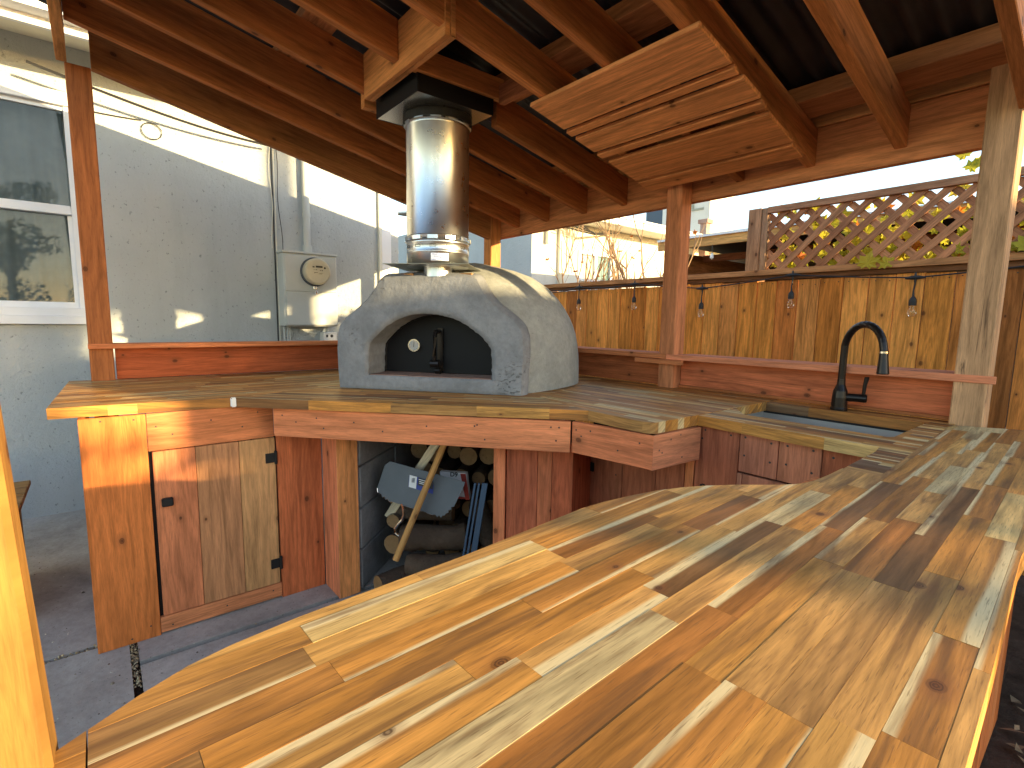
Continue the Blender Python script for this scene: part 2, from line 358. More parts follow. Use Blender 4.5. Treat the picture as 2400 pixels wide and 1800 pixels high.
for i in range(n):
    y0, y1 = -1.36+i*1.31/n, -1.36+(i+1)*1.31/n; f = lambda y: WX-.12+.018*math.sin(y*46)+.008*math.sin(y*101+1)
    b.face([(f(y0), y0, 1.25), (f(y1), y1, 1.25), (f(y1), y1, 2.5), (f(y0), y0, 2.5)], smooth=True)
b.build('curtain', M_curt, wn, weld=True)
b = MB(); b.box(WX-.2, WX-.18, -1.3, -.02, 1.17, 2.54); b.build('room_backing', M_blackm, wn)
# corner trim / screen posts
part('corner_trim', M_cream, hs, lambda b: b.box(WX-.01, WX+.03, 1.9, 1.925, 0, 2.80))
part('corner_post', M_white, hs, lambda b: b.box(WX-.06, WX+.02, 1.925, 2.015, 0, 2.80, ch=.006))
part('side_wall', M_stucco, hs, lambda b: b.box(WX-.9, WX-.02, 2.02, 2.1, 0, 2.2, ch=.001))
# eave cable + wires
wr = thing('wall_wires', (WX, 1.07, 0), 'bundle of thin dark and cream cables running down the stucco left of the meter', 'cables')
for k, (yy, r, zz, m) in enumerate(((1.075, .0045, (1.05, 2.62), M_rubber), (1.088, .004, (1.05, 2.62), M_cream), (1.062, .003, (1.75, 2.62), M_cream), (1.098, .0028, (1.65, 2.62), M_rubber))):
    part('cable', m, wr, lambda b: b.tube([(WX+.008+.004*k, yy+.006*math.sin(i*.9+k*2)*(k > 1)*1.3+(.03*(1-i/12) if k == 3 else 0), zz[0]+(zz[1]-zz[0])*i/12) for i in range(13)], r, 6))
cl = thing('wall_cable_loop', (WX, .3, 2.4), 'thin dark cable with a hanging loop across the sunlit stucco', 'cable')
part('cable', M_rubber, cl, lambda b: b.tube([(WX+.01, .05+i*.02, 2.46+.0006*i*i*.1) for i in range(14)], .003, 6))
part('loop', M_rubber, cl, lambda b: b.tube([(WX+.012, .36+.055*math.sin(i*.42), 2.415+.05*math.cos(i*.42)) for i in range(16)], .003, 6))
oc = thing('overhead_cables', (-4.0, .6, 2.5), 'two slack service cables running just off the sunlit stucco', 'cables')
part('cable', M_rubber, oc, lambda b: b.tube([(-3.97-.1*i/14, -.2+1.25*i/14, 2.60-.14*math.sin(i*.12)) for i in range(15)], .008, 6))
part('cable', M_rubber, oc, lambda b: b.tube([(-4.0, .7+1.1*i/14, 2.62+.02*i/14-.03*math.sin(i*.22)) for i in range(15)], .005, 6))
part('bracket', M_rubber, oc, lambda b: b.tube([(-4.14, 1.03, 2.56), (-4.03, 1.01, 2.57), (-3.98, .95, 2.66)], .012, 6))
# meter
mt = thing('electric_meter', (-3.96, 1.3, 1.18), 'grey electrical panel box with a round glass utility meter on the stucco wall', 'electric meter')
M_panel = plain('panel_paint', (.52, .54, .52), .6, 0, .3, (50, .3, .002), .05)
part('cabinet', M_panel, mt, lambda b: b.box(WX, -4.0, 1.09, 1.485, 1.176, 1.715, ch=.006))
part('top_flange', M_panel, mt, lambda b: b.box(WX, -3.99, 1.085, 1.49, 1.715, 1.73, ch=.002))
part('lower_cover', M_panel, mt, lambda b: b.box(-4.0, -3.985, 1.10, 1.478, 1.185, 1.43, ch=.004))
part('upper_cover', M_panel, mt, lambda b: b.box(-4.0, -3.99, 1.10, 1.478, 1.437, 1.70, ch=.003))
part('meter_ring', M_sheet, mt, lambda b: b.lathe((-3.99, 1.312, 1.585), [(.104, 0), (.108, .01), (.104, .024), (.098, .026)], 40, axis='x'))
mr = part('meter_dial', M_meter, mt, lambda b: b.lathe((-3.975, 1.312, 1.585), [(.096, 0), (.098, .05), (.092, .062), (.085, .066), (.0, .068)], 40, axis='x'))
part('dial_print', M_ink, mr, lambda b: [b.box(-3.9071, -3.9055, y0, y1, z0, z1, ch=.0002) for y0, y1, z0, z1 in
     ((1.296, 1.345, 1.612, 1.626), (1.272, 1.286, 1.612, 1.62), (1.293, 1.305, 1.594, 1.598), (1.28, 1.285, 1.594, 1.598), (1.338, 1.346, 1.590, 1.596), (1.325, 1.331, 1.591, 1.596), (1.285, 1.309, 1.574, 1.577), (1.284, 1.289, 1.570, 1.576), (1.322, 1.345, 1.571, 1.5725), (1.315, 1.34, 1.566, 1.5675))]
     + [b.lathe((-3.907, 1.362, 1.612), [(.0075, 0), (0, .0015)], 12, axis='x')])
part('latch', M_chrome, mt, lambda b: (b.box(-3.985, -3.955, 1.29, 1.32, 1.455, 1.478), b.lathe((-3.95, 1.308, 1.43), [(.006, -.012), (.009, 0), (.006, .014)], 10)))
pp = part('conduit', M_panel, mt, lambda b: b.tube([(-4.10, 1.30, 1.73), (-4.10, 1.30, 2.02), (-4.10, 1.30, 2.68)], .026, 16))
part('coupling', M_panel, pp, lambda b: b.tube([(-4.10, 1.30, 1.73), (-4.10, 1.30, 1.79)], .034, 16)); part('coupling', M_panel, pp, lambda b: b.tube([(-4.10, 1.30, 2.0), (-4.10, 1.30, 2.03)], .03, 16))
for yy in (1.11, 1.135, 1.15):
    part('conduit', M_panel, mt, lambda b: b.tube([(-4.10, yy, .9), (-4.10, yy, 1.18)], .007, 8))
ob = thing('outlet_box', (-4.08, 1.44, 1.05), 'small grey weatherproof outlet box below the meter panel', 'outlet')
part('cover', M_offw, ob, lambda b: b.box(WX, -4.06, 1.39, 1.5, 1.05, 1.13, ch=.005)); part('socket', M_ink, ob, lambda b: (b.lathe((-4.06, 1.455, 1.10), [(.012, 0), (0, .002)], 12, axis='x'), b.box(-4.06, -4.058, 1.41, 1.425, 1.09, 1.11)))
part('pipe', M_panel, ob, lambda b: b.tube([(-4.09, 1.43, 1.12), (-4.09, 1.43, 1.18)], .012, 8))
# wooden box beside wall
bx = thing('wooden_planter_box', (-2.95, -.6, 0), 'low wooden box with a planked lid against the house wall', 'wooden box')
OLD = [(.30, .17, .06), (.26, .15, .055), (.34, .20, .08)]
for i in range(5): pbox('lid_plank', M_wood, bx, -3.28+i*.13, -3.155+i*.13, -1.2, -.29, .425, .447+.003*(i % 2), col=pick(OLD), ax=1, ch=.003)
for x0 in (-3.25, -2.67): pbox('side_panel', M_wood, bx, x0, x0+.02, -1.18, -.33, .02, .425, col=pick(OLD), ax=1)
pbox('end_panel', M_wood, bx, -3.23, -2.67, -.35, -.33, .02, .425, col=pick(OLD), ax=0)

# ---------------------------------------------------------------- fence
FY = 3.5
fn = thing('board_fence', (0, FY, 0), 'tall warm cedar board fence with a flat cap behind the counter', 'fence')
FP = [(.80, .31, .06), (.84, .35, .08), (.74, .265, .05), (.80, .325, .085), (.66, .22, .05), (.72, .26, .06)]
FD = [(.42, .15, .04), (.50, .18, .045), (.56, .21, .05)]
x = -6.2; i = 0
while x < 7.4:
    vis = -2.0 < x; dark = random.random() < (.26 if vis else .06)
    c = pick(FD if dark else (FP if vis else FP[:4]), .12)
    z1 = 1.535-random.uniform(0, .008); g = random.uniform(.002, .005); dy = random.uniform(0, .004)
    MB().board((x+g, FY+dy, .02), Z, X, Y, z1-.02, .1285-g, .018, c, .0015).build('fence_board', M_fence, fn); x += .1295; i += 1
b = MB(); xn = -6.2
while xn < 2.2:
    for dx in (.03, .10):
        for zn in (1.505+random.uniform(-.01, .01), .45):
            cx = xn+dx+random.uniform(-.005, .005); b.face([(cx+.0035*math.cos(k*1.0472), FY-.0012, zn+.0035*math.sin(k*1.0472)) for k in range(6)], None, (.06, .03, .02))
    xn += .1295
b.build('nail_heads', M_ink, fn, kind='stuff')
CAPC = [(.46, .21, .085), (.50, .24, .10)]
for a, e in ((-6.2, -2.75), (-2.748, .6), (.602, 3.9), (3.902, 7.4)): pbox('fence_cap', M_fence, fn, a, e, FY-.035, FY+.07, 1.567, 1.603, col=pick(CAPC))
pbox('top_rail', M_fence, fn, -6.2, 7.4, FY-.012, FY-.001, 1.536, 1.566, col=(.20, .09, .04))  # dark strip; the shade under the cap is put into its colour
pbox('back_rail', M_fence, fn, -6.2, 7.4, FY+.024, FY+.062, .4, .49, col=(.3, .16, .07))
for x in (-1.76, .7, 3.1, 5.12): pbox('fence_post', M_fence, fn, x, x+.09, FY+.026, FY+.11, 0, 1.565, col=(.3, .16, .08))
lt = thing('lattice_screen', (0, FY, 1.6), 'diagonal wooden lattice panel standing on top of the board fence', 'lattice')
LX0, LX1, LZ0, LZ1 = -1.75, 2.7, 1.604, 1.99
LC = [(.54, .25, .12), (.60, .29, .14), (.47, .21, .10)]
for x in (LX0, 1.7, LX1-.09):
    pbox('lattice_post', M_fence, lt, x, x+.085, FY-.02, FY+.05, LZ0, LZ1+.02, col=(.50, .27, .14))
pbox('lattice_post', M_fence, lt, LX0+.087, LX0+.125, FY-.01, FY+.04, LZ0, LZ1+.018, col=(.46, .27, .15))
pbox('lattice_rail', M_fence, lt, LX0+.126, LX1-.09, FY-.018, FY+.02, LZ1-.02, LZ1+.02, col=(.42, .21, .11))
H = LZ1-.022-LZ0
def slat(xb, sgn, y):
    # clip to [LX0+.13, LX1-.095]
    lo, hi = LX0+.13, LX1-.095; wv = .038*math.sqrt(2)
    poly = [(xb, LZ0), (xb+wv, LZ0), (xb+wv+sgn*H, LZ0+H), (xb+sgn*H, LZ0+H)]
    for ax_, lim, keep in ((0, lo, 1), (0, hi, -1)):
        out = []
        for a, c in zip(poly, poly[1:]+poly[:1]):
            da, dc = (a[0]-lim)*keep, (c[0]-lim)*keep
            if da >= 0: out.append(a)
            if da*dc < 0: t = da/(da-dc); out.append((a[0]+(c[0]-a[0])*t, a[1]+(c[1]-a[1])*t))
        poly = out
        if len(poly) < 3: return
    c = pick(LC, .12); b = MB(); o = random.uniform(0, 40)
    uv = lambda p: ((p[0]*sgn+p[1])*.7+o, (p[1]-p[0]*sgn)*.7+o)
    F = [(p[0], y, p[1]) for p in poly]; B_ = [(p[0], y+.008, p[1]) for p in poly]
    ar = sum(a[0]*q[1]-q[0]*a[1] for a, q in zip(poly, poly[1:]+poly[:1]))
    if ar < 0: F, B_, poly = F[::-1], B_[::-1], poly[::-1]
    b.face(F, [uv(p) for p in poly], c); b.face(B_[::-1], [uv(p) for p in poly[::-1]], c)
    n_ = len(F)
    for k in range(n_):
        k2 = (k+1) % n_; b.face([F[k2], F[k], B_[k], B_[k2]], [uv(poly[k2]), uv(poly[k]), uv(poly[k]), uv(poly[k2])], c)
    b.build('slat', M_fence, lt)
x = LX0-.4
while x < LX1+.4:
    slat(x, 1, FY+.001); slat(x+.03, -1, FY+.012); x += .118
# vine
vn = thing('grape_vine', (-.5, FY+.1, 1.6), 'yellowing grape vine climbing through the lattice', 'vine')
for k in range(7):
    p = [V((random.uniform(-1.3, 1.6), FY+.06, 1.2))]; d = V((random.uniform(-.5, .9), 0, .5))
    for i in range(16):
        p.append(p[-1]+d*.12); d += V((random.uniform(-.5, .6), random.uniform(-.15, .1), random.uniform(-.55, .3))); d.normalize()
        p[-1].z = min(max(p[-1].z, 1.55), 2.12); p[-1].y = FY+.05+random.uniform(-.015, .03)
    part('stem', M_trunk, vn, lambda b: b.tube(p, [.009-.0004*i for i in range(17)], 6))
def leaf_mesh(name, mat, seed):
    rnd = random.Random(seed); lob = [(-90, .30), (-60, .62), (-40, .55), (-22, .92), (-5, .62), (14, .7), (38, 1.08), (58, .66), (74, .8), (90, 1.22)]
    pts = []
    for a, r in lob: pts.append((a, r*rnd.uniform(.9, 1.1)))
    pts += [(180-a, r*rnd.uniform(.9, 1.1)) for a, r in lob[-2:0:-1]]
    P = [(0, 0, 0)]+[(r*math.cos(R(a)), r*math.sin(R(a)), .18*r*r*math.sin(a*.11+seed)) for a, r in pts]
    me = bpy.data.meshes.new(name); n_ = len(pts); me.from_pydata(P, [], [(0, i+1, (i+1) % n_+1) for i in range(n_)]); me.materials.append(mat); return me
leafs = [leaf_mesh('leaf', M_leaf, k) for k in range(4)]; oleafs = [leaf_mesh('leaf', M_oleaf, k) for k in range(2)]
def add_leaf(parent, pos, s, me, yaw=None, tilt=None):
    o = bpy.data.objects.new('leaf', me); COL.objects.link(o); o.parent = parent; o.location = V(pos)-parent.location; o.scale = (s, s, s)
    o.rotation_euler = (R(random.uniform(50, 120)) if tilt is None else tilt, random.uniform(-.6, .6), R(random.uniform(-50, 50)) if yaw is None else yaw); return o
add_leaf(vn, (-1.02, FY-.05, 1.60), .062, leafs[0], .1, R(80)); add_leaf(vn, (-.93, FY-.04, 1.59), .05, leafs[1], .4, R(70))
for k in range(9): add_leaf(vn, (-.62+k*.06, FY-.04+random.uniform(-.02, .02), 1.625+random.uniform(0, .02)), random.uniform(.035, .055), leafs[k % 4])
for k in range(8): add_leaf(vn, (-.66+k*.03, FY+.03, 2.045+random.uniform(-.02, .10)), random.uniform(.03, .05), leafs[k % 4])
for k in range(250):
    xx = random.uniform(-1.6, .1); zz = 1.60+abs(random.gauss(0, .17)); zz = min(zz, 1.97 if random.random() < .8 else 2.06)
    add_leaf(vn, (xx, FY+random.uniform(.03, .2), zz), random.uniform(.032, .06), random.choice(leafs if random.random() < .93 else oleafs))
b = MB()
for k in range(800):
    p = V((random.uniform(.15, 2.6), FY+random.uniform(.03, .25), min(1.60+abs(random.gauss(0, .24)), 2.08))); a = V((random.gauss(0, 1), random.gauss(0, 1), random.gauss(0, 1))).normalized()
    e = a.orthogonal().normalized(); f = a.cross(e); r = random.uniform(.025, .05); b.face([p+(e*math.cos(q*1.2566)+f*math.sin(q*1.2566))*r*(1 if q % 2 else .75) for q in range(5)])
b.build('dense_leaves', M_leaf, vn, kind='stuff')

# ---------------------------------------------------------------- string lights
st = thing('string_lights', (-2, 3.44, 1.55), 'black cable of hanging filament bulbs strung along the fence cap', 'string lights')
NX = [-4.5, -3.88, -3.265, -2.645, -2.04, -1.42, -.79, -.17, .45]; NZ = [1.55, 1.545, 1.556, 1.557, 1.498, 1.556, 1.505, 1.555, 1.55]; SY = 3.445
pth = []
for i in range(len(NX)-1):
    for k in range(10):
        t = k/10; sag = {2: .014, 1: .03, 0: .02}.get(i, .004)
        pth.append((NX[i]+(NX[i+1]-NX[i])*t, SY, NZ[i]+(NZ[i+1]-NZ[i])*t-4*sag*t*(1-t)))
part('cable', M_rubber, st, lambda b: b.tube(pth, .0042, 6))
part('cable', M_rubber, st, lambda b: b.tube([(NX[1]+.2+k*.09, SY+.006, 1.553-.02*math.sin(k*.9)**2) for k in range(15)], .003, 6))
for i, (x, z) in enumerate(zip(NX, NZ)):
    dz = .10
    sk = part('socket', M_rubber, st, lambda b: (b.tube([(x-.045, SY, z-.002), (x-.015, SY, z), (x+.015, SY, z), (x+.045, SY, z-.002)], [.005, .011, .011, .005], 8), b.tube([(x, SY, z+.028), (x, SY, z)], [.004, .008], 6),
         b.tube([(x, SY, z), (x+.002, SY, z-.03), (x-.002, SY, z-.07), (x, SY, z-dz)], [.009, .0045, .004, .006], 8), b.lathe((x, SY, z-dz-.05), [(.017, 0), (.018, .02), (.016, .035), (.006, .05)], 14)))
    bl = part('bulb', M_bulb, st, lambda b: b.lathe((x, SY, z-dz-.11), [(.002, 0), (.013, .003), (.020, .015), (.021, .028), (.016, .045), (.011, .06)], 16, capt=False), weld=True)
    part('filament', M_fil, bl, lambda b: b.tube([(x, SY, z-dz-.055), (x+.005, SY, z-dz-.085), (x, SY, z-dz-.095), (x-.005, SY, z-dz-.085), (x-.001, SY, z-dz-.055)], .0017, 5))

# ---------------------------------------------------------------- neighbour side
NXW = -6.83
nb = thing('neighbour_house', (NXW, 7, 0), 'sunlit cream neighbour house beyond the fence with white slider window', 'house')
part('wall', M_stucco2, nb, lambda b: (b.box(NXW-.2, NXW, 6.0, 7.14, 0, 3.12, ch=.001), b.box(NXW-.2, NXW, 8.12, 13.5, 0, 3.12, ch=.001), b.box(NXW-.2, NXW, 7.14, 8.12, 0, 2.03, ch=.001), b.box(NXW-.2, NXW, 7.14, 8.12, 2.60, 3.12, ch=.001)))
part('side_wall', M_stucco, nb, lambda b: b.box(-14, NXW-.001, 5.98, 6.1, 0, 3.3, ch=.001))
part('soffit', M_cream, nb, lambda b: b.box(NXW, NXW+.5, 5.9, 13.5, 3.06, 3.09))
part('gutter', M_cream, nb, lambda b: b.box(NXW+.5, NXW+.6, 5.9, 13.5, 3.03, 3.15, ch=.01))
part('roof', plain('white_roof', (.7, .7, .68), .8), nb, lambda b: b.board((NXW+.6, 5.9, 3.16), Y, V((-1, 0, .12)).normalized(), V((.12, 0, 1)).normalized(), 7.6, 6, .04))
nw = part('window', M_white, nb, lambda b: (b.box(NXW-.05, NXW+.03, 7.14, 8.12, 2.53, 2.60), b.box(NXW-.05, NXW+.03, 7.14, 8.12, 2.03, 2.08), b.box(NXW-.05, NXW+.03, 7.14, 7.20, 2.08, 2.53), b.box(NXW-.05, NXW+.03, 8.06, 8.12, 2.08, 2.53), b.box(NXW-.05, NXW+.03, 7.60, 7.66, 2.08, 2.53)))
part('pane', plain('drawn_blind', (.55, .48, .38), .8), nw, lambda b: b.box(NXW-.04, NXW-.02, 7.20, 7.60, 2.08, 2.53)); part('pane', plain('teal_glass', (.10, .18, .16), .08, 0, .6), nw, lambda b: b.box(NXW-.04, NXW-.02, 7.66, 8.06, 2.08, 2.53))
for yy, r in ((6.62, .03), (6.86, .018), (6.95, .018)): part('conduit', M_cream, nb, lambda b: b.tube([(NXW+.05, yy, 2.13), (NXW+.05, yy, 3.04)], r, 8))
part('service_box', M_cream, nb, lambda b: b.box(NXW, NXW+.14, 6.62, 7.05, 1.7, 2.13, ch=.01))
part('downspout', M_cream, nb, lambda b: b.box(NXW+.02, NXW+.09, 6.28, 6.34, 2.62, 3.04, ch=.004))
b = MB(); 
for k in range(4): b.tube([(NXW+.3, 6.4+k*.12, 2.9+.05*k), (NXW+.35, 7.2, 2.84+.03*math.sin(k)), (NXW+.2, 8, 2.98)], .012, 5)
b.build('cable_bundle', M_rubber, nb)
# distant buildings and patio roof beyond the fence
tw = thing('blue_grey_tower', (-14.3, 20, 0), 'distant blue grey building block behind the neighbour roof', 'building')
part('wall', plain('blue_grey_render', (.10, .13, .17), .8), tw, lambda b: b.box(-14.88, -12.4, 20, 22, 5.62, 9)); part('lower_wall', M_white, tw, lambda b: b.box(-14.85, -12.5, 20.05, 22, 0, 5.62)); part('window', M_ink, tw, lambda b: b.box(-13.95, -13.3, 19.97, 20.0, 5.75, 7.2))
ct = thing('cream_tower', (-7.2, 12, 0), 'tall cream stucco tower with utility wires above the far patio roof', 'building')
part('wall', M_stucco2, ct, lambda b: b.box(-8.4, -7.03, 12, 13.2, 0, 7)); part('shutter', M_weath, ct, lambda b: b.box(-7.98, -7.86, 11.94, 12.0, 3.95, 5.6, col=(.25, .2, .15))); part('niche', plain('grey_trim', (.28, .28, .22), .8), ct, lambda b: (b.box(-7.52, -7.47, 11.97, 12, 4.15, 4.6), b.box(-7.52, -7.2, 11.97, 12, 4.1, 4.15)))
part('wire_coil', M_rubber, ct, lambda b: (b.tube([(-7.72+.10*math.sin(i*.5), 11.93, 4.0+.22*math.cos(i*.5)) for i in range(26)], .012, 5), b.tube([(-7.7, 11.93, 5), (-7.72, 11.93, 3.2)], .012, 5), b.box(-7.85, -7.68, 11.85, 11.95, 4.5, 4.8)))
ch = thing('clay_chimney_pot', (-6.62, 11, 0), 'small clay chimney pot on the skyline beyond the far patio roof', 'chimney')
part('shaft', M_brick, ch, lambda b: b.box(-6.66, -6.5, 11, 11.16, 2, 3.55)); part('cap', M_brick, ch, lambda b: b.box(-6.7, -6.46, 10.96, 11.2, 3.55, 3.64))
ht = thing('far_patio_roof', (-3.7, 6.5, 0), 'neighbour patio roof with an orange wooden fascia board beyond the fence', 'patio roof')
pbox('fascia', M_fence, ht, -4.6, 1.5, 6.5, 6.54, 2.30, 2.42, col=(.62, .34, .12)); part('drip_edge', M_white, ht, lambda b: b.box(-4.6, 1.5, 6.47, 6.56, 2.42, 2.45)); part('roof', M_blackm, ht, lambda b: b.box(-4.6, 1.5, 6.56, 9, 2.43, 2.47))
part('back_wall', plain('brown_wall', (.10, .065, .035), .8), ht, lambda b: b.box(-5.6, 1.5, 8.9, 9, 0, 2.43)); part('side_beam', M_fence, ht, lambda b: (b.box(-4.55, -4.45, 6.6, 9, 0, 2.3, col=(.3, .13, .06)), b.box(-4.4, 1.4, 7.4, 7.45, 2.2, 2.3, col=(.24, .1, .05))))
hb = thing('far_hanging_bulb', (-3.74, 6.5, 2.3), 'single white bulb hanging under the far patio roof', 'light bulb')
part('cord', M_rubber, hb, lambda b: b.tube([(-3.73, 6.49, 2.3), (-3.73, 6.49, 2.19)], .006, 5)); part('bulb', M_offw, hb, lambda b: b.lathe((-3.73, 6.49, 2.11), [(.003, 0), (.025, .02), (.022, .05), (.012, .08)], 10))
# shrub with bare branches
sh = thing('bare_shrub', (-3.9, 4.6, 0), 'leafless shrub with crossing tan branches and a few orange leaves behind the fence', 'shrub')
rnd = random.Random(11); tips = []
def branch(b, p, d, L, r, lev):
    pts = [p]; n_ = 6
    for i in range(n_):
        d = (d+V((rnd.uniform(-.16, .16), rnd.uniform(-.12, .12), rnd.uniform(-.02, .10)))).normalized(); pts.append(pts[-1]+d*L/n_)
    b.tube(pts, [r*(1-.75*i/n_) for i in range(n_+1)], 6)
    if lev == 0: tips.append(pts[-1]); return
    for i in (2, 3, 4, 5):
        if rnd.random() < .8: branch(b, pts[i], (d+V((rnd.uniform(-.9, .9), rnd.uniform(-.5, .5), rnd.uniform(-.1, .5)))).normalized(), L*rnd.uniform(.4, .65), r*.5, lev-1)
for k in range(15):
    b = MB(); xx = -4.55+k*.115+rnd.uniform(-.05, .05)
    branch(b, V((xx, 4.5+rnd.uniform(-.2, .3), .9)), V((rnd.uniform(-.35, .35), 0, 1)).normalized(), rnd.uniform(1.0, 1.7), rnd.uniform(.010, .019), 2); b.build('branch', M_twig, sh)
rnd.shuffle(tips)
for p in [t for t in tips if t.z > 1.65][:26]: add_leaf(sh, p, rnd.uniform(.02, .04), oleafs[0], None, R(160))
# bush, trees and added sun blockers behind the camera (their shade falls on the bar)
def leafball(b, c, rx, ry, rz, n, s):
    for _ in range(n):
        while True:
            q = V((random.uniform(-1, 1), random.uniform(-1, 1), random.uniform(-1, 1)))
            if q.length < 1: break
        p = V(c)+V((q.x*rx, q.y*ry, q.z*rz)); a = V((random.gauss(0, 1), random.gauss(0, 1), random.gauss(0, 1))).normalized(); e = a.orthogonal().normalized(); f = a.cross(e)
        k = s*random.uniform(.6, 1.3); b.face([p-e*k, p-f*k*.5, p+e*k, p+f*k*.5])
bu = thing('leafy_bush', (6, 4, -.05), 'leafy green bush beyond the fence end beside the added sun blocking wall', 'bush')
part('trunk', M_trunk, bu, lambda b: b.tube([(6, 3.9, -.06), (6.05, 3.95, .8), (6, 3.9, 1.6)], [.06, .045, .02], 8))
b = MB(); random.seed(21)
leafball(b, (6, 3.9, 1.1), .4, .75, .68, 2600, .05)
for k in range(50):  # leaf clumps placed so that their shade bands the bar
    yy = 3.28+k*.026+random.uniform(-.03, .03); leafball(b, (5.8+random.uniform(-.15, .15), yy, random.uniform(1.87, 1.995)), .12, random.uniform(.018, .045), random.uniform(.015, .035), 38, .018)
for k in range(16): leafball(b, (5.9+random.uniform(-.1, .1), random.uniform(3.34, 3.74), random.uniform(2.02, 2.24)), .12, random.uniform(.02, .04), random.uniform(.02, .04), 30, .018)
b.build('foliage', M_gleaf, bu)
shd = thing('sun_block_wall', (6, 6, -.05), 'tall plain rendered wall added out of view to block the low sun', 'wall')  # unseen wall added to keep direct sun off the oven and cabinets
part('wall', M_stucco2, shd, lambda b: b.box(5.9, 6.1, 4.08, 8.5, -.05, 2.44, ch=.001)); part('coping', M_slab, shd, lambda b: b.box(5.86, 6.14, 4.05, 8.55, 2.44, 2.50, ch=.004))
up_ = thing('sun_block_pole', (5.55, 5.30, -.05), 'plain round wooden pole added out of view to block the sun', 'sun blocker')  # unseen pole added to block a sun patch on the middle post
part('pole', M_trunk, up_, lambda b: b.tube([(5.55, 5.30, -.05), (5.55, 5.30, 5)], .10, 14))
cp = thing('sun_block_fascia', (5.8, 4, -.05), 'deep plain board on a post, added out of view to block the sun', 'carport')  # unseen board added to cut the sun on the left cabinet and oven
part('fascia', M_stucco2, cp, lambda b: b.box(5.7, 5.8, 3.70, 8.4, 2.005, 2.66, ch=.002))
part('post', M_white, cp, lambda b: b.box(5.72, 5.79, 4.3, 4.37, -.05, 2.005, ch=.002))
st_ = thing('sun_block_tree', (7.0, 3.75, -.05), 'small leafy tree added out of view, its crown blocking the sun', 'tree')  # unseen tree added; its crown keeps sun off left post, window and rafter
part('trunk', M_trunk, st_, lambda b: b.tube([(7.3, 3.75, -.06), (7.2, 3.75, 1.2), (6.8, 3.8, 2.5), (6.6, 3.85, 3.0)], [.07, .05, .035, .02], 8))
b = MB()
for k in range(46): leafball(b, (6.7+random.uniform(-.4, .4), random.uniform(3.4, 4.6), random.uniform(2.74, 3.6)), .35, .25, .2, 190, .05)
for k in range(12): leafball(b, (6.7+random.uniform(-.3, .3), random.uniform(4.6, 5.1), random.uniform(3.42, 3.6)), .35, .25, .14, 190, .05)
for k in range(8): leafball(b, (6.7+random.uniform(-.2, .2), 4.95+random.uniform(-.08, .12), random.uniform(3.22, 3.46)), .35, .22, .17, 330, .05)
b.build('crown', M_gleaf, st_)
hg = MB(); [leafball(hg, (13+random.uniform(-.3, .3), yy*.35-8, random.uniform(.5, 2.1)), .5, .4, .5, 110, .07) for yy in range(32)]
hgo = thing('glow_block_hedge', (13, -3, -.05), 'long green hedge added out of view to block horizon glow in the window', 'hedge'); hg.build('foliage', M_gleaf, hgo)  # unseen hedge added to cover the bright horizon in the window reflection
for j, (tx, ty, hh) in enumerate(((17, -2.2, 6), (19, 2.5, 5.2), (15.5, -8, 5))):
    tr = thing('yard_tree', (tx, ty, -.05), ['broad yard tree opposite the house window', 'rounded yard tree standing nearest the fence line', 'smaller yard tree farthest from the fence'][j], 'tree', 'trees across the yard')
    part('trunk', M_trunk, tr, lambda b: (b.tube([(tx, ty, -.06), (tx+.1, ty, hh*.4), (tx, ty+.1, hh*.75)], [.16, .12, .05], 10), [b.tube([(tx, ty, hh*.4), (tx+math.cos(q)*.9, ty+math.sin(q)*.9, hh*.72)], [.06, .02], 6) for q in (0, 1.3, 2.5, 3.9, 5.1)]))
    b = MB()
    for k in range(16): q = random.uniform(0, 6.3); rr = random.uniform(0, 1.5); leafball(b, (tx+rr*math.cos(q), ty+rr*math.sin(q), hh*random.uniform(.5, .95)), .6, .6, .45, 120, .09)
    b.build('crown', M_gleaf, tr)

# ---------------------------------------------------------------- pergola
pg = thing('pergola', (-1.7, 1.1, 0), 'redwood shed roof pergola sheltering the oven and counters', 'pergola')
SL = .2186; ZB = lambda y, z0=1.885: z0+SL*(2.326-y)
RL = V((0, 1, -SL))
def rafter(x1, y0, y1, z0=1.885, d=.143, t=.038, col=None):
    b = MB(); b.board((x1-t, y0, ZB(y0, z0)), RL, Z, X, y1-y0, d, t, col or pick(RAFT, .1), .0025); return b.build('rafter', M_wood, pg)
RAFT = [(.54, .195, .062), (.49, .172, .054), (.58, .215, .07)]
for x1 in (-2.785, -2.485, -2.158, -1.515, -1.20, -.905, -.60): rafter(x1, -.02, 2.325)
rafter(-1.835, -.02, .933); rafter(-1.86, 1.41, 2.325)
MB().board((-.303, -.02, ZB(-.02)), RL, Z, X, 2.40, .143, .038, (0.546, 0.208, 0.075)).build('rim_rafter', M_wood, pg)
p0, p1 = V((-3.178, .06, 2.352)), V((-3.038, 2.236, 1.819)); d_ = p1-p0
MB().board(p0, d_/d_.length, Z, (1, 0, 0), d_.length, .19, .038, (0.429, 0.176, 0.060)).build('side_beam', M_wood, pg)
# front beam
MB().box(-3.2, -.2, -.062, -.024, 2.372, 2.56, col=(0.650, 0.286, 0.092)).build('front_beam', M_wood, pg)
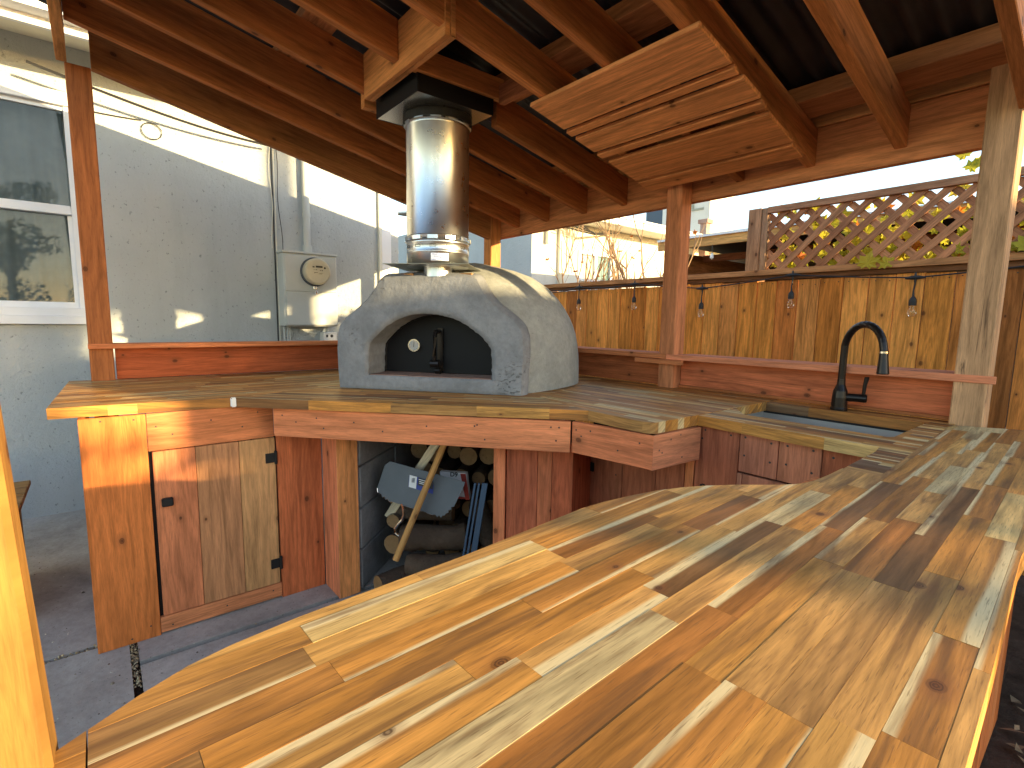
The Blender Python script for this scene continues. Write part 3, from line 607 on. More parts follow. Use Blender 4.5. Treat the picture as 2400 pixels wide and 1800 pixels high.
# back beam and boards
MB().box(-3.13, -.27, 2.326, 2.366, 1.835, 2.033, col=(0.650, 0.247, 0.098)).build('back_beam', M_wood, pg)
MB().box(-3.13, -.27, 2.318, 2.366, 2.036, 2.112, col=(0.720, 0.351, 0.138)).build('blocking_board', M_wood, pg)
MB().box(-3.25, -.24, 2.47, 2.51, 1.875, 2.05, col=(0.598, 0.221, 0.081)).build('eave_fascia', M_wood, pg)
for yy in (.69, 1.405, 2.12):
    x0 = -3.2
    MB().board((x0, yy, ZB(yy)+.145), X, V((0, 1, -SL)).normalized(), V((0, SL, 1)).normalized(), 2.93, .122, .066, (0.520, 0.208, 0.081)).build('purlin', M_wood, pg)
# posts
POST = (0.429, 0.150, 0.052)
LPX = -3.2
MB().box(LPX-.09, LPX, -.034, .06, 0, 2.375, col=POST, ch=.004).build('post', M_wood, pg)
MB().box(-3.085, -2.996, 2.235, 2.325, 0, 2.06, col=(0.598, 0.247, 0.081), ch=.004).build('post', M_wood, pg)
MB().box(-1.545, -1.459, 2.235, 2.325, 0, 2.03, col=(0.650, 0.247, 0.109), ch=.004).build('post', M_wood, pg)
o = MB().box(-.378, -.29, 2.235, 2.322, 0, 2.115, col=(.60, .345, .185), ch=.004).build('post', M_weath, pg); o['label'] = 'weathered pale grey post with dark streaks'
pd = V((0, -.042, 1)).normalized(); o = MB().board((-.492, -.097, 0), pd, X, V((0, 1, .042)).normalized(), 2.38, .04, .092, (.30, .15, .038), .004).build('post', M_wood, pg); o['label'] = 'sunlit yellow post nearest the bar'
# roof sheets
M_roof = plain('corrugated_roofing', (.045, .042, .05), .42, .3, .5, (9, .2, .004), .3)
xs = -3.32; k = 0
while xs < -.2:
    xe = min(xs+.66, -.18); b = MB(); N = int((xe-xs)/.0085)
    prof = []
    for i in range(N+1):
        xx = xs+(xe-xs)*i/N; prof.append((xx, .010*math.sin(xx*2*math.pi/.076)+.010))
    ya, yb_ = -.12, 2.56
    zb = lambda y: ZB(y)+.145+.078+(k % 2)*.002
    for (xa, ha), (xb, hb_) in zip(prof, prof[1:]):
        b.face([(xa, ya, zb(ya)+ha), (xb, ya, zb(ya)+hb_), (xb, yb_, zb(yb_)+hb_), (xa, yb_, zb(yb_)+ha)], smooth=True)
    b.build('roof_sheet', M_roof, pg, weld=True); xs = xe-.02 if xe < -.19 else 0; k += 1
    if xe > -.19: break
# opening framing + box
HC = [(.66, .27, .09), (.70, .30, .11)]
pbox('header', M_wood, pg, -2.154, -1.512, .935, .955, 2.152, 2.33, col=HC[0]); pbox('header', M_wood, pg, -2.154, -1.512, .957, .977, 2.152, 2.33, col=HC[1])
pbox('trimmer', M_wood, pg, -1.83, -1.795, .979, 1.40, 2.163, 2.245, col=HC[0]); pbox('trimmer', M_wood, pg, -2.29, -2.255, .979, 1.40, 2.163, 2.245, col=HC[0])
pbox('blocking', M_wood, pg, -1.793, -1.556, 1.37, 1.40, 2.14, 2.215, col=(.44, .16, .07))
# slat panel under rafters
SLP = [(.78, .31, .115), (.82, .34, .13), (.74, .29, .105)]
nrm = V((0, SL, 1)).normalized(); rl = V((0, 1, -SL)).normalized()
for (ya, yb_, xa, xb) in ((1.379, 1.575, -1.60, -.885), (1.592, 1.632, -1.61, -.89), (1.65, 1.778, -1.612, -.888), (1.797, 1.838, -1.618, -.895), (1.872, 2.083, -1.615, -.905), (2.100, 2.205, -1.62, -.915)):
    o_ = V((xa, ya, ZB(ya)))-nrm*.0195
    MB().board(o_, X, rl, nrm, xb-xa+.012, (yb_-ya)/rl.y-.004, .0175, pick(SLP, .06), .003).build('ceiling_slat', M_wood, pg)

# ---------------------------------------------------------------- counters (butcher block)
PAL = [(.54, .27, .085)]*5+[(.47, .23, .08)]*4+[(.60, .32, .11)]*5+[(.40, .18, .065)]*3+[(.29, .125, .05)]*1+[(.76, .58, .33)]*1+[(.62, .37, .15)]*3+[(.45, .27, .13)]*3
PAL = [(c[0]*.97, c[1]*.845, c[2]*.57) for c in PAL]+[(.20, .095, .035)]*2+[(.66, .50, .25)]*1
_m = [sum(c[i] for c in PAL)/len(PAL) for i in range(3)]
PAL = [tuple(c[i]*.95+_m[i]*.05 for i in range(3)) for c in PAL]
def clip(poly, cell):
    for (ax, ay), (bx_, by) in zip(cell, cell[1:]+cell[:1]):
        out = []; ins = lambda p: (bx_-ax)*(p[1]-ay)-(by-ay)*(p[0]-ax)
        for a, c in zip(poly, poly[1:]+poly[:1]):
            da, dc = ins(a), ins(c)
            if da >= 0: out.append(a)
            if (da > 0 > dc) or (da < 0 < dc): t = da/(da-dc); out.append((a[0]+(c[0]-a[0])*t, a[1]+(c[1]-a[1])*t))
        poly = out
        if len(poly) < 3: return None
    ar = abs(sum(a[0]*c[1]-c[0]*a[1] for a, c in zip(poly, poly[1:]+poly[:1])))/2
    return poly if ar > 1e-5 else None
def staves(parent, outline, ang, z0, z1, joined=None, pitch=.0365, lens=(.20, .42), hole=None, pal=PAL, seed=1, start=0, jit=.00025):
    rs = random.getstate(); random.seed(seed)
    ca, sa = math.cos(ang), math.sin(ang); to = lambda p: (p[0]*ca+p[1]*sa, -p[0]*sa+p[1]*ca); fr = lambda q: (q[0]*ca-q[1]*sa, q[0]*sa+q[1]*ca)
    Q = [to(p) for p in outline]; u0, u1 = min(q[0] for q in Q), max(q[0] for q in Q); v0, v1 = min(q[1] for q in Q), max(q[1] for q in Q)
    ar = sum(a[0]*c[1]-c[0]*a[1] for a, c in zip(Q, Q[1:]+Q[:1])); Q = Q if ar > 0 else Q[::-1]
    jb = MB() if joined else None; v = v0; nst = 0
    while v < v1-1e-4:
        ve = min(v+pitch, v1+.001); u = u0-random.uniform(0, .3)
        while u < u1:
            ue = u+random.uniform(*lens); g = .00015
            cell = [(u+g, v+g), (ue-g, v+g), (ue-g, ve-g), (u+g, ve-g)]
            polys = [clip(Q, cell)]
            if polys[0] and hole:
                # subtract convex hole: split against each hole edge
                Hq = [to(p) for p in hole]; res = []; rem = polys[0]
                arh = sum(a[0]*c[1]-c[0]*a[1] for a, c in zip(Hq, Hq[1:]+Hq[:1])); Hq = Hq if arh > 0 else Hq[::-1]
                for a, c in zip(Hq, Hq[1:]+Hq[:1]):
                    if not rem: break
                    dx, dy = c[0]-a[0], c[1]-a[1]; L = math.hypot(dx, dy); dx /= L; dy /= L
                    big = 9; nx, ny = dy, -dx
                    outer = [(a[0]-dx*big, a[1]-dy*big), (a[0]-dx*big+nx*big, a[1]-dy*big+ny*big), (a[0]+dx*big+nx*big, a[1]+dy*big+ny*big), (a[0]+dx*big, a[1]+dy*big)]
                    inner = [(a[0]-dx*big, a[1]-dy*big), (a[0]+dx*big, a[1]+dy*big), (a[0]+dx*big-nx*big, a[1]+dy*big-ny*big), (a[0]-dx*big-nx*big, a[1]-dy*big-ny*big)]
                    r_ = clip(rem, outer)
                    if r_: res.append(r_)
                    rem = clip(rem, inner)
                polys = res
            c = pick(pal, .10); sapf = random.choice([-.6, -.6, .10, .18, .25, .35]) if c[2] < .2 else -.6
            ou, ov = random.uniform(0, 60), random.uniform(0, 60); fl = random.random() < .5
            for po in polys:
                if not po: continue
                W = [fr(q) for q in po]; zz = z1+random.uniform(-jit, jit)
                uvf = lambda p: (to(p)[0]+ou, to(p)[1]+ov)
                def locf(p): t = (to(p)[1]-v)/pitch; return (0, 1-t if fl else t)
                b = jb or MB(); b.prism(W, z0, zz, uvf, (*c, sapf), 0, locf)
                if not joined: b.build('stave', M_butch, parent); nst += 1
            u = ue
        v = ve
    random.setstate(rs)
    if joined: return jb.build(joined, M_butch, parent, kind='stuff')
    return nst
T0, T1 = .877, .915
kc = thing('kitchen_counter', (-1.8, 1.2, 0), 'L shaped redwood kitchen counter with butcher block top under the oven and sink', 'counter')
A_ = (-2.271, .407); C0 = (-1.248, 1.385)
# left wing (runs along the wall), diagonal centre, right wing, sink section
staves(kc, [(-2.332, -.15), A_, (-2.40, .88), (-2.75, 1.1), (-2.75, 2.3), (-3.24, 2.3), (-3.26, -.118)], R(90.5), T0, T1, joined='left_wing_staves', seed=3)
ud = math.atan2(C0[1]-A_[1], C0[0]-A_[0])
n1 = staves(kc, [A_, C0, (-1.60, 1.46), (-1.95, 2.3), (-2.749, 2.3), (-2.749, 1.1), (-2.399, .88)], ud, T0, T1, seed=5, lens=(.25, .6), pitch=.038)
cv = [(-1.035, 1.376), (-1.0, 1.378), (-.978, 1.386), (-.967, 1.40), (-.963, 1.42), (-.962, 1.645)]
n2 = staves(kc, [C0]+cv+[(-.965, 2.29), (-1.949, 2.3), (-1.599, 1.462)], 0.02, T0, T1, seed=9, lens=(.25, .6))
inner = [(-.41, 1.622), (-.40, 1.55), (-.397, 1.403), (-.393, 1.30)]
n3 = staves(kc, [(-.9635, 1.645)]+[(-.946, 1.647)]+inner+[(-.323, 1.30), (-.362, 2.29), (-.9635, 2.29)], 0.0, T0, T1-.0015, seed=12, hole=[(-.874, 1.805), (-.435, 1.795), (-.425, 1.81), (-.425, 2.172), (-.435, 2.182), (-.9635, 2.182), (-.9635, 1.92)], lens=(.2, .6), pal=PAL+[(.22, .12, .06)]*3)
print('staves', n1, n2, n3)
# cabinet boards
def vboard(xyA, xyB, z0, z1, t=.018, col=None, name='board', inward=1, ch=.0015, parent=None, axis='v', mat=None):
    """board whose visible face spans A->B (plan) and z0..z1; thickness goes to the left of A->B when inward=1"""
    a, b2 = V((*xyA, 0)), V((*xyB, 0)); d = (b2-a); L = d.length; d.normalize(); nn = V((-d.y, d.x, 0))*inward
    b = MB(); o = V((a.x, a.y, z0))
    if axis == 'v': b.board(o, Z, d, nn, z1-z0, L, t, col or pick(RED), ch)
    else: b.board(o, d, Z, nn, L, z1-z0, t, col or pick(RED), ch)
    return b.build(name, mat or M_wood, parent or kc)
FX = -2.285
vboard((FX, -.071), (FX, .1205), 0, .875, col=(0.691, 0.208, 0.053), name='corner_board')
vboard((FX-.018, -.071), (-3.2, -.071), 0, .875, inward=-1, name='end_panel', axis='h')
vboard((FX, .122), (FX, .56), .733, .875, axis='h', col=(0.691, 0.231, 0.087), name='top_rail')
door = vboard((FX, .133), (FX, .270), .074, .729, col=(0.691, 0.236, 0.101), name='cabinet_door', t=.02)
for (a, b_, c) in ((.2715, .4225, (.55, .25, .11)), (.424, .5615, (.62, .32, .13))): vboard((FX, a), (FX, b_), .074, .729, col=c, name='door_plank', parent=door, t=.02)
vboard((FX, .122), (FX, .567), .008, .071, axis='h', col=(0.691, 0.253, 0.106), name='bottom_rail')
vboard((FX, .5685), (FX, .757), 0, .735, col=(0.581, 0.161, 0.058), name='stile_board')
def hinge(y, z, par):
    part('hinge', M_blackm, par, lambda b: (b.box(FX+.0, FX+.006, y-.034, y+.001, z-.022, z+.020, ch=.001), b.box(FX+.001, FX+.016, y, y+.011, z-.03, z+.03, ch=.004)))
hinge(.556, .643, door); hinge(.56, .168, door)
part('knob', M_blackm, door, lambda b: (b.box(FX, FX+.010, .160, .176, .525, .545, ch=.001), b.box(FX+.010, FX+.030, .150, .187, .518, .55, ch=.004)))
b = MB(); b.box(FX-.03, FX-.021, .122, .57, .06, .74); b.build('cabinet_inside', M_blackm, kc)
# jamb box at the wood store
vboard((-2.284, .760), (-2.118, .763), .0, .74, col=(0.774, 0.253, 0.116), name='jamb_side')
vboard((-2.115, .7645), (-2.117, .858), .0, .745, col=(0.778, 0.300, 0.097), name='jamb_board', t=.03)
# diagonal rail
dd = V((.752, .659, 0)); dn = V((.659, -.752, 0)); Ao = V((*A_, 0))
def D(u, off, z=0): p = Ao+dd*u+dn*off; return (p.x, p.y)
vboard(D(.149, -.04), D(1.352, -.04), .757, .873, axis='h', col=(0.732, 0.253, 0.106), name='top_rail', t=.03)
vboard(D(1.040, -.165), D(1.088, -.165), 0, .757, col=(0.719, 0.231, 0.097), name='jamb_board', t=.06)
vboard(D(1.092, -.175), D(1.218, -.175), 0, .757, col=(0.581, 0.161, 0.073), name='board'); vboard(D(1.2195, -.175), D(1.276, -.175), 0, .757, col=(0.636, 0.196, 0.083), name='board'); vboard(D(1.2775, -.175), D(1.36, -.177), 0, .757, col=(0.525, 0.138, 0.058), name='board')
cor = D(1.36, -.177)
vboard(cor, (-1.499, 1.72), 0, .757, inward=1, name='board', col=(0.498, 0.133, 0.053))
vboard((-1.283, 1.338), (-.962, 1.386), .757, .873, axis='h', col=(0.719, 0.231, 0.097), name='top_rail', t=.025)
vboard((-.962, 1.3865), (-.945, 1.645), .755, .873, axis='h', col=(0.746, 0.277, 0.126), name='top_rail', t=.025)
pls = [-1.498, -1.297, -1.136, -1.012]
d2 = None
for a, b_ in zip(pls, pls[1:]):
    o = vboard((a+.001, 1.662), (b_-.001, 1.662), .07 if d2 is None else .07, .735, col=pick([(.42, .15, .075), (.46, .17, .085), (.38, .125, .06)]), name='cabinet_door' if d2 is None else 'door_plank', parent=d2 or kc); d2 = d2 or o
vboard((-1.010, 1.662), (-.976, 1.662), 0, .78, col=(0.663, 0.231, 0.087), name='stile_board')
part('hinge', M_blackm, d2, lambda b: (b.box(-1.487, -1.45, 1.654, 1.661, .585, .625, ch=.001), b.box(-1.496, -1.486, 1.645, 1.661, .575, .64, ch=.003)))
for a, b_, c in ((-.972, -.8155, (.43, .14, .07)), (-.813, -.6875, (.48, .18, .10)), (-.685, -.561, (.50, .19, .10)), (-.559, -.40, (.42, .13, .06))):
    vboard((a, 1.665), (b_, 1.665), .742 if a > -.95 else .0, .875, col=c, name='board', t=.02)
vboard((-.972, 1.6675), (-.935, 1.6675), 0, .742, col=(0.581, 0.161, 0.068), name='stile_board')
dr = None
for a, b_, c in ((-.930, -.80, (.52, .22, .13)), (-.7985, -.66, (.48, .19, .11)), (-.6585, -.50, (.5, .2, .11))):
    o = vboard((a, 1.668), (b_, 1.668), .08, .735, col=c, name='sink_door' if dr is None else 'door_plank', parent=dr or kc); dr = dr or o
part('hinge', M_blackm, dr, lambda b: b.box(-.942, -.928, 1.648, 1.667, .60, .665, ch=.003))
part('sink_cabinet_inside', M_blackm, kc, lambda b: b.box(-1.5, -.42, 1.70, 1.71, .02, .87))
# screws
b = MB()
def scr(p, nrm_, r=.0035):
    nrm_ = V(nrm_).normalized(); e = nrm_.orthogonal().normalized(); f = nrm_.cross(e); c = V(p)+nrm_*.0008
    b.face([c+(e*math.cos(k*1.0472)+f*math.sin(k*1.0472))*r for k in range(6)], None, (.03, .02, .02))
for y, z in ((-.01, .862), (.085, .858), (.15, .825), (.2, .79), (.33, .83), (.44, .79), (.50, .845), (.03, .02), (.09, .05)): scr((FX, y, z), X)
for y, z in ((.16, .03), (.35, .04), (.53, .045)): scr((FX, y, z), X)
for u, z in ((.19, .845), (.25, .82), (.34, .84), (.37, .80), (.5, .83), (.62, .80), (.8, .83), (.99, .84), (1.0, .845), (1.28, .85), (1.30, .80), (1.03, .79), (1.31, .85)):
    p = Ao+dd*u-dn*.04; scr((p.x, p.y, z), dn)
for t, z in ((.06, .845), (.13, .825), (.25, .85), (.6, .80), (.85, .84)): scr((-1.283+.321*t, 1.338+.048*t, z), (.15, -1, 0))
for t, z in ((.12, .82), (.18, .81), (.55, .86), (.6, .78), (.35, .85)): scr((-.962+.017*t, 1.3865+.258*t, z), X)
for x, z in ((-.94, .862), (-.845, .86), (-.795, .862), (-.71, .858), (-.795, .80), (-.71, .795), (-.66, .86), (-.585, .86), (-.66, .80), (-.585, .79), (-.53, .85), (-.95, .83), (-1.33, .6), (-1.17, .5)): scr((x, 1.665 if x > -.97 else 1.662, z), (0, -1, 0), .004)
b.build('screw_heads', M_ink, kc, kind='stuff')
# clip on counter corner
ck = MB().box(A_[0]-.006, A_[0]+.012, A_[1]-.008, A_[1]+.014, .877, .916, ch=.004).build('edge_clip', M_offw, kc)
# splash boards & shelf
SPC = (.40, .13, .06)
pbox('splash_board', M_wood, kc, -3.262, -3.235, .067, 2.3, .917, 1.071, col=(0.456, 0.109, 0.039), ax=1); pbox('splash_board', M_wood, kc, -3.2, -1.547, 2.302, 2.325, .917, 1.058, col=(0.498, 0.151, 0.058)); pbox('splash_board', M_wood, kc, -1.455, -.38, 2.30, 2.323, .917, 1.056, col=(0.608, 0.173, 0.073))
pbox('splash_trim', M_wood, kc, -1.455, -.38, 2.285, 2.299, .9165, .930, col=(0.415, 0.138, 0.048), ax=0)
pbox('shelf_board', M_wood, kc, -3.30, -3.17, -.036, 2.2, 1.073, 1.097, col=(0.691, 0.231, 0.092), ax=1); pbox('shelf_board', M_wood, kc, -3.16, -1.50, 2.2295, 2.234, 1.060, 1.0855, col=(0.691, 0.243, 0.097)); 
pbox('shelf_board', M_wood, kc, -1.4985, -.272, 2.2295, 2.234, 1.058, 1.0835, col=(0.774, 0.277, 0.141)); pbox('shelf_board', M_wood, kc, -1.456, -.380, 2.2345, 2.40, 1.058, 1.0835, col=(0.719, 0.253, 0.126)); pbox('shelf_board', M_wood, kc, -2.99, -1.548, 2.2345, 2.40, 1.060, 1.0855, col=(0.691, 0.231, 0.097))
pbox('shelf_cleat', M_wood, kc, -1.68, -1.40, 2.213, 2.234, 1.034, 1.0575, col=(0.691, 0.243, 0.097))

# wood store: block walls
nb_ = V((-.659, .752, 0))
bw = V((-2.119, .860, 0))
part_block = lambda nm, o, L, W, l, w_, z0, z1: MB().board((o.x, o.y, z0), L, Z, W, l, z1-z0, w_, (.3, .3, .3), .004).build(nm, M_cmu, kc)
for i in range(4):
    for j in range(3): part_block('concrete_block', bw+nb_*(.02+j*.40), nb_, -dd, .392, .15, .003+i*.194, .190+i*.194 if i < 3 else .742)
o2 = V((*D(1.10, -.24), 0))
for i in range(4):
    for j in range(3): part_block('concrete_block', o2+nb_*(j*.40), nb_, dd, .392, .15, .003+i*.194, .190+i*.194 if i < 3 else .742)
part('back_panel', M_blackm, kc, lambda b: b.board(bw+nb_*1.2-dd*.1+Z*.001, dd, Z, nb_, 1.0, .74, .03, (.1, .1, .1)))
# logs
lg_c = V((*D(.80, -.75), 0)); rs = random.Random(5)
def log(u, off, z, r, ang, L, lab, tilt=0):
    c = V((*D(u, off), z)); d = (dd*math.cos(ang)-dn*math.sin(ang)+Z*tilt).normalized(); n_ = 12
    pts = [c+d*(L*(i/6-.5))+V((rs.uniform(-1, 1), rs.uniform(-1, 1), rs.uniform(-1, 1)))*r*.08 for i in range(7)]
    t = thing('firewood_log', (c.x, c.y, z-r), lab, 'log', 'firewood logs stacked under the counter')
    part('bark', M_bark, t, lambda b: b.tube(pts, [r*rs.uniform(.9, 1.06) for _ in range(7)], n_, cap=False), weld=True)
    e1 = d.orthogonal().normalized(); e2 = d.cross(e1)
    for p, s_ in ((pts[0], -1), (pts[-1], 1)):
        part('cut_end', M_cut, t, lambda b: b.face([p+d*s_*.001+(e1*math.cos(k*6.2832/n_*s_)+e2*math.sin(k*6.2832/n_*s_))*r*.93 for k in range(n_)]))
log(.72, -.36, .235, .062, .12, .30, 'thick cracked brown log lying across the middle of the wood store', .05)
log(.66, -.42, .335, .042, .05, .27, 'thin grey green log resting on the thick middle log', .05)
log(.93, -.50, .26, .05, -1.0, .40, 'mossy pale log slanting down behind the blue strips', -.6)
log(.80, -.27, .155, .05, .10, .32, 'split log at the front of the wood store below the pole', .08)
log(.62, -.26, .085, .05, .9, .26, 'orange barked split log at the bottom front of the wood store')
log(.78, -.24, .07, .055, .35, .30, 'rough log on the floor at the front of the wood store')
log(.54, -.55, .30, .035, 1.5, .4, 'small round log showing its cut end beside the block wall')
log(.545, -.58, .39, .032, 1.5, .4, 'smallest log end showing above the other beside the block wall')
log(.56, -.50, .20, .05, 1.45, .35, 'dark log stump against the block wall at mid height')
for i in range(5):
    for j in range(6):
        u = .56+j*.092+(i % 2)*.04; z = .07+i*.112
        if u > 1.08: continue
        log(u+rs.uniform(-.01, .01), -.80+rs.uniform(-.05, .03), z+.01+.05*(i > 2), rs.uniform(.036, .052), 1.57, .42, 'log in the dark stack at the back of the wood store')
# things leaning in the store
def P3(u, off, z): p = Ao+dd*u+dn*off; return V((p.x, p.y, z))
pl_ = thing('metal_sheet_scoop', P3(.66, -.28, .366), 'grey sheet metal scoop with torn jagged lower edge and a price sticker', 'metal sheet')
pts2 = [(.495, .572), (.519, .590), (.878, .522), (.873, .500), (.835, .415), (.822, .412), (.826, .402), (.81, .398), (.812, .388), (.80, .384), (.795, .375), (.785, .374), (.779, .364), (.770, .374), (.762, .366), (.752, .376), (.74, .374), (.68, .388), (.60, .405), (.54, .418), (.532, .416), (.524, .427), (.512, .424), (.506, .436), (.495, .432), (.492, .445), (.472, .452), (.468, .470)]
b = MB(); b.face([P3(u, -.29-(z-.38)*.25, z) for u, z in pts2][::-1]); b.face([P3(u, -.293-(z-.38)*.25, z) for u, z in pts2])
b.build('sheet', M_sheet, pl_)
b = MB(); b.tube([P3(u, -.289-(z-.38)*.25, z) for u, z in pts2[16:28]], .0012, 5); b.build('torn_edge', M_chrome, pl_)
sk_ = lambda u0, u1, z0, z1, off, m, nm, par=pl_, sh_=-.19: part(nm, m, par, lambda b: b.face([P3(u0, off-(z0-.38)*.25, z0), P3(u1, off-(z0+sh_*(u1-u0)-.38)*.25, z0+sh_*(u1-u0)), P3(u1, off-(z1-.38)*.25, z1+sh_*(u1-u0)), P3(u0, off-(z1-.38)*.25, z1)]))
s1 = sk_(.618, .735, .486, .538, -.286, M_blue, 'sticker'); sk_(.620, .655, .487, .539, -.2845, M_offw, 'barcode_label', s1); sk_(.662, .733, .497, .530, -.2845, M_ink, 'sticker_print', s1)
part('barcode', M_ink, s1, lambda b: [b.face([P3(u, -.283-(.5-.38)*.25, .508), P3(u+.0018, -.283-(.5-.38)*.25, .508), P3(u+.0018, -.283-(.53-.38)*.25, .526), P3(u, -.283-(.53-.38)*.25, .526)]) for u in (.633, .637, .6405, .644)])
part('print_lines', M_offw, s1, lambda b: [b.face([P3(u0, -.2835-(z-.38)*.25, z), P3(u1, -.2835-(z-.38)*.25, z-.19*(u1-u0)), P3(u1, -.2835-(z+.003-.38)*.25, z+.003-.19*(u1-u0)), P3(u0, -.2835-(z+.003-.38)*.25, z+.003)]) for u0, u1, z in ((.665, .70, .521), (.668, .70, .512), (.668, .695, .505))])
dw = thing('wooden_pole', P3(.612, -.20, .21), 'round tan wooden pole leaning in front of the metal sheet', 'wooden pole')
part('pole', M_wood, dw, lambda b: b.tube([P3(.612, -.17, .205), P3(.80, -.33, .735)], .0145, 14, (.62, .33, .11)))
la = thing('wooden_lath', P3(.49, -.36, .3), 'pale flat wooden lath leaning behind the metal sheet', 'wooden lath')
part('lath', M_wood, la, lambda b: b.board(P3(.488, -.37, .318), (P3(.725, -.42, .70)-P3(.488, -.37, .318)).normalized(), dd.lerp(Z, .0).cross(dn).cross((P3(.725, -.42, .70)-P3(.488, -.37, .318)).normalized()).normalized(), dn, .46, .04, .012, (.70, .58, .38)) if False else b.board(P3(.478, -.37, .322), (P3(.725, -.42, .70)-P3(.488, -.37, .318)).normalized(), (dd*.84-Z*.54).normalized(), dn, .45, .038, .010, (.72, .60, .40)))
hk = thing('metal_hook_rod', P3(.6, -.3, .25), 'bent grey metal rod hooking below the metal sheet', 'metal rod')
part('rod', M_chrome, hk, lambda b: b.tube([P3(u, -.30, z) for u, z in ((.590, .41), (.598, .385), (.600, .36), (.592, .335), (.57, .31), (.556, .29), (.558, .27), (.575, .258), (.60, .255), (.63, .262))], .0065, 8))
sg = thing('cardboard_sign', P3(.8, -.40, .42), 'white and red printed box standing behind the metal sheet', 'sign')
part('card', M_offw, sg, lambda b: b.board(P3(.74, -.47, .40), dd, (Z-dd*.12).normalized(), dn, .13, .128, .03, (.8, .8, .8), .001))
part('stripe', M_red, sg, lambda b: (b.face([P3(.852, -.4365, .40), P3(.872, -.4365, .40), P3(.852, -.4365, .525), P3(.826, -.4365, .525)]), b.face([P3(.80, -.436, .402), P3(.868, -.436, .402), P3(.868, -.436, .412), P3(.80, -.436, .412)])))
def text(body, pos, size, ex, ey, mat, parent, name='lettering'):
    cu = bpy.data.curves.new(name, 'FONT'); cu.body = body; cu.size = size; cu.align_x = 'CENTER'; cu.align_y = 'CENTER'; cu.extrude = .0002; cu.offset = size*.02
    tmp = bpy.data.objects.new('tmp', cu); COL.objects.link(tmp); me = bpy.data.meshes.new_from_object(tmp); bpy.data.objects.remove(tmp)
    ex, ey = V(ex).normalized(), V(ey).normalized(); ez = ex.cross(ey)
    me.transform(Matrix(((ex.x, ey.x, ez.x, pos[0]), (ex.y, ey.y, ez.y, pos[1]), (ex.z, ey.z, ez.z, pos[2]), (0, 0, 0, 1)))); me.transform(Matrix.Translation(-root_of(parent)))
    me.materials.clear(); me.materials.append(mat); o = bpy.data.objects.new(name, me); COL.objects.link(o); o.parent = parent; return o
text('D9', P3(.795, -.436, .518), .03, dd, Z, M_ink, sg)
for i in range(3):
    s3 = thing('blue_metal_strip', P3(.90+i*.011, -.22, .01), ['slim blue metal strip at the left edge of the leaning set', 'middle slim blue metal strip of the leaning set', 'widest blue metal strip at the right of the leaning set'][i], 'metal strip', 'blue metal strips leaning in the wood store')
    part('strip', plain('blue_steel', (.03, .06, .12), .35, .5), s3, lambda b: b.board(P3(.868+i*.017, -.21-i*.004, .03), (P3(.93, -.30, .53)-P3(.87, -.21, .03)).normalized(), dd, dn, .515, .010 if i < 2 else .026, .012, (.1, .15, .3), .001))

# ---------------------------------------------------------------- oven
ov = thing('pizza_oven', (-1.99, 1.14, T1), 'grey cement rendered domed pizza oven with arched mouth on the counter corner', 'pizza oven')
FL = V((-2.334, .865, 0)); ou_ = V((.786, .618, 0)); on_ = V((.618, -.786, 0))
def O(u, off, z): p = FL+ou_*u+on_*off; return V((p.x, p.y, z))
import bisect
def resample(pts, n):
    ds = [0]
    for a, c in zip(pts, pts[1:]): ds.append(ds[-1]+math.dist(a, c))
    out = []
    for i in range(n):
        t = ds[-1]*i/(n-1); k = min(max(bisect.bisect_right(ds, t)-1, 0), len(pts)-2); f = (t-ds[k])/max(ds[k+1]-ds[k], 1e-9)
        out.append((pts[k][0]+(pts[k+1][0]-pts[k][0])*f, pts[k][1]+(pts[k+1][1]-pts[k][1])*f))
    return out
outl = [(.0, .917), (-.006, 1.0), (-.008, 1.10), (-.002, 1.17), (.010, 1.205), (.037, 1.236), (.075, 1.262), (.115, 1.293), (.152, 1.325), (.182, 1.362), (.205, 1.40), (.222, 1.418), (.245, 1.426), (.35, 1.427), (.55, 1.426), (.64, 1.424), (.662, 1.415), (.682, 1.378), (.704, 1.343), (.735, 1.308), (.78, 1.275), (.825, 1.243), (.855, 1.212), (.870, 1.17), (.872, 1.10), (.868, 1.0), (.865, .917)]
arch = [(.148, .983), (.150, 1.05), (.153, 1.118), (.168, 1.140), (.196, 1.167), (.232, 1.199), (.272, 1.225), (.312, 1.243), (.354, 1.256), (.40, 1.263), (.442, 1.265), (.492, 1.261), (.543, 1.250), (.58, 1.237), (.613, 1.221), (.643, 1.203), (.669, 1.183), (.694, 1.162), (.714, 1.140), (.731, 1.116), (.735, 1.05), (.736, .983)]
NS = 90
OA, AR = resample(outl, NS), resample(arch, NS)
jr = random.Random(4)
AR = [(u+jr.uniform(-.0022, .0022), z+jr.uniform(-.0015, .0015)) for u, z in AR]
b = MB()
# face: quads ring with intermediate loops
K = 6
for i in range(NS-1):
    for k in range(K):
        def Q(j, t): a, c = OA[j], AR[j]; bulge = -.007*(1-min(1, t*K/1.5))**2 if t < 1.5/K else 0; bulge = bulge-(.004 if t == 1 else 0); return O(a[0]+(c[0]-a[0])*t, bulge, a[1]+(c[1]-a[1])*t)
        b.face([Q(i, k/K), Q(i+1, k/K), Q(i+1, (k+1)/K), Q(i, (k+1)/K)][::-1], smooth=True)
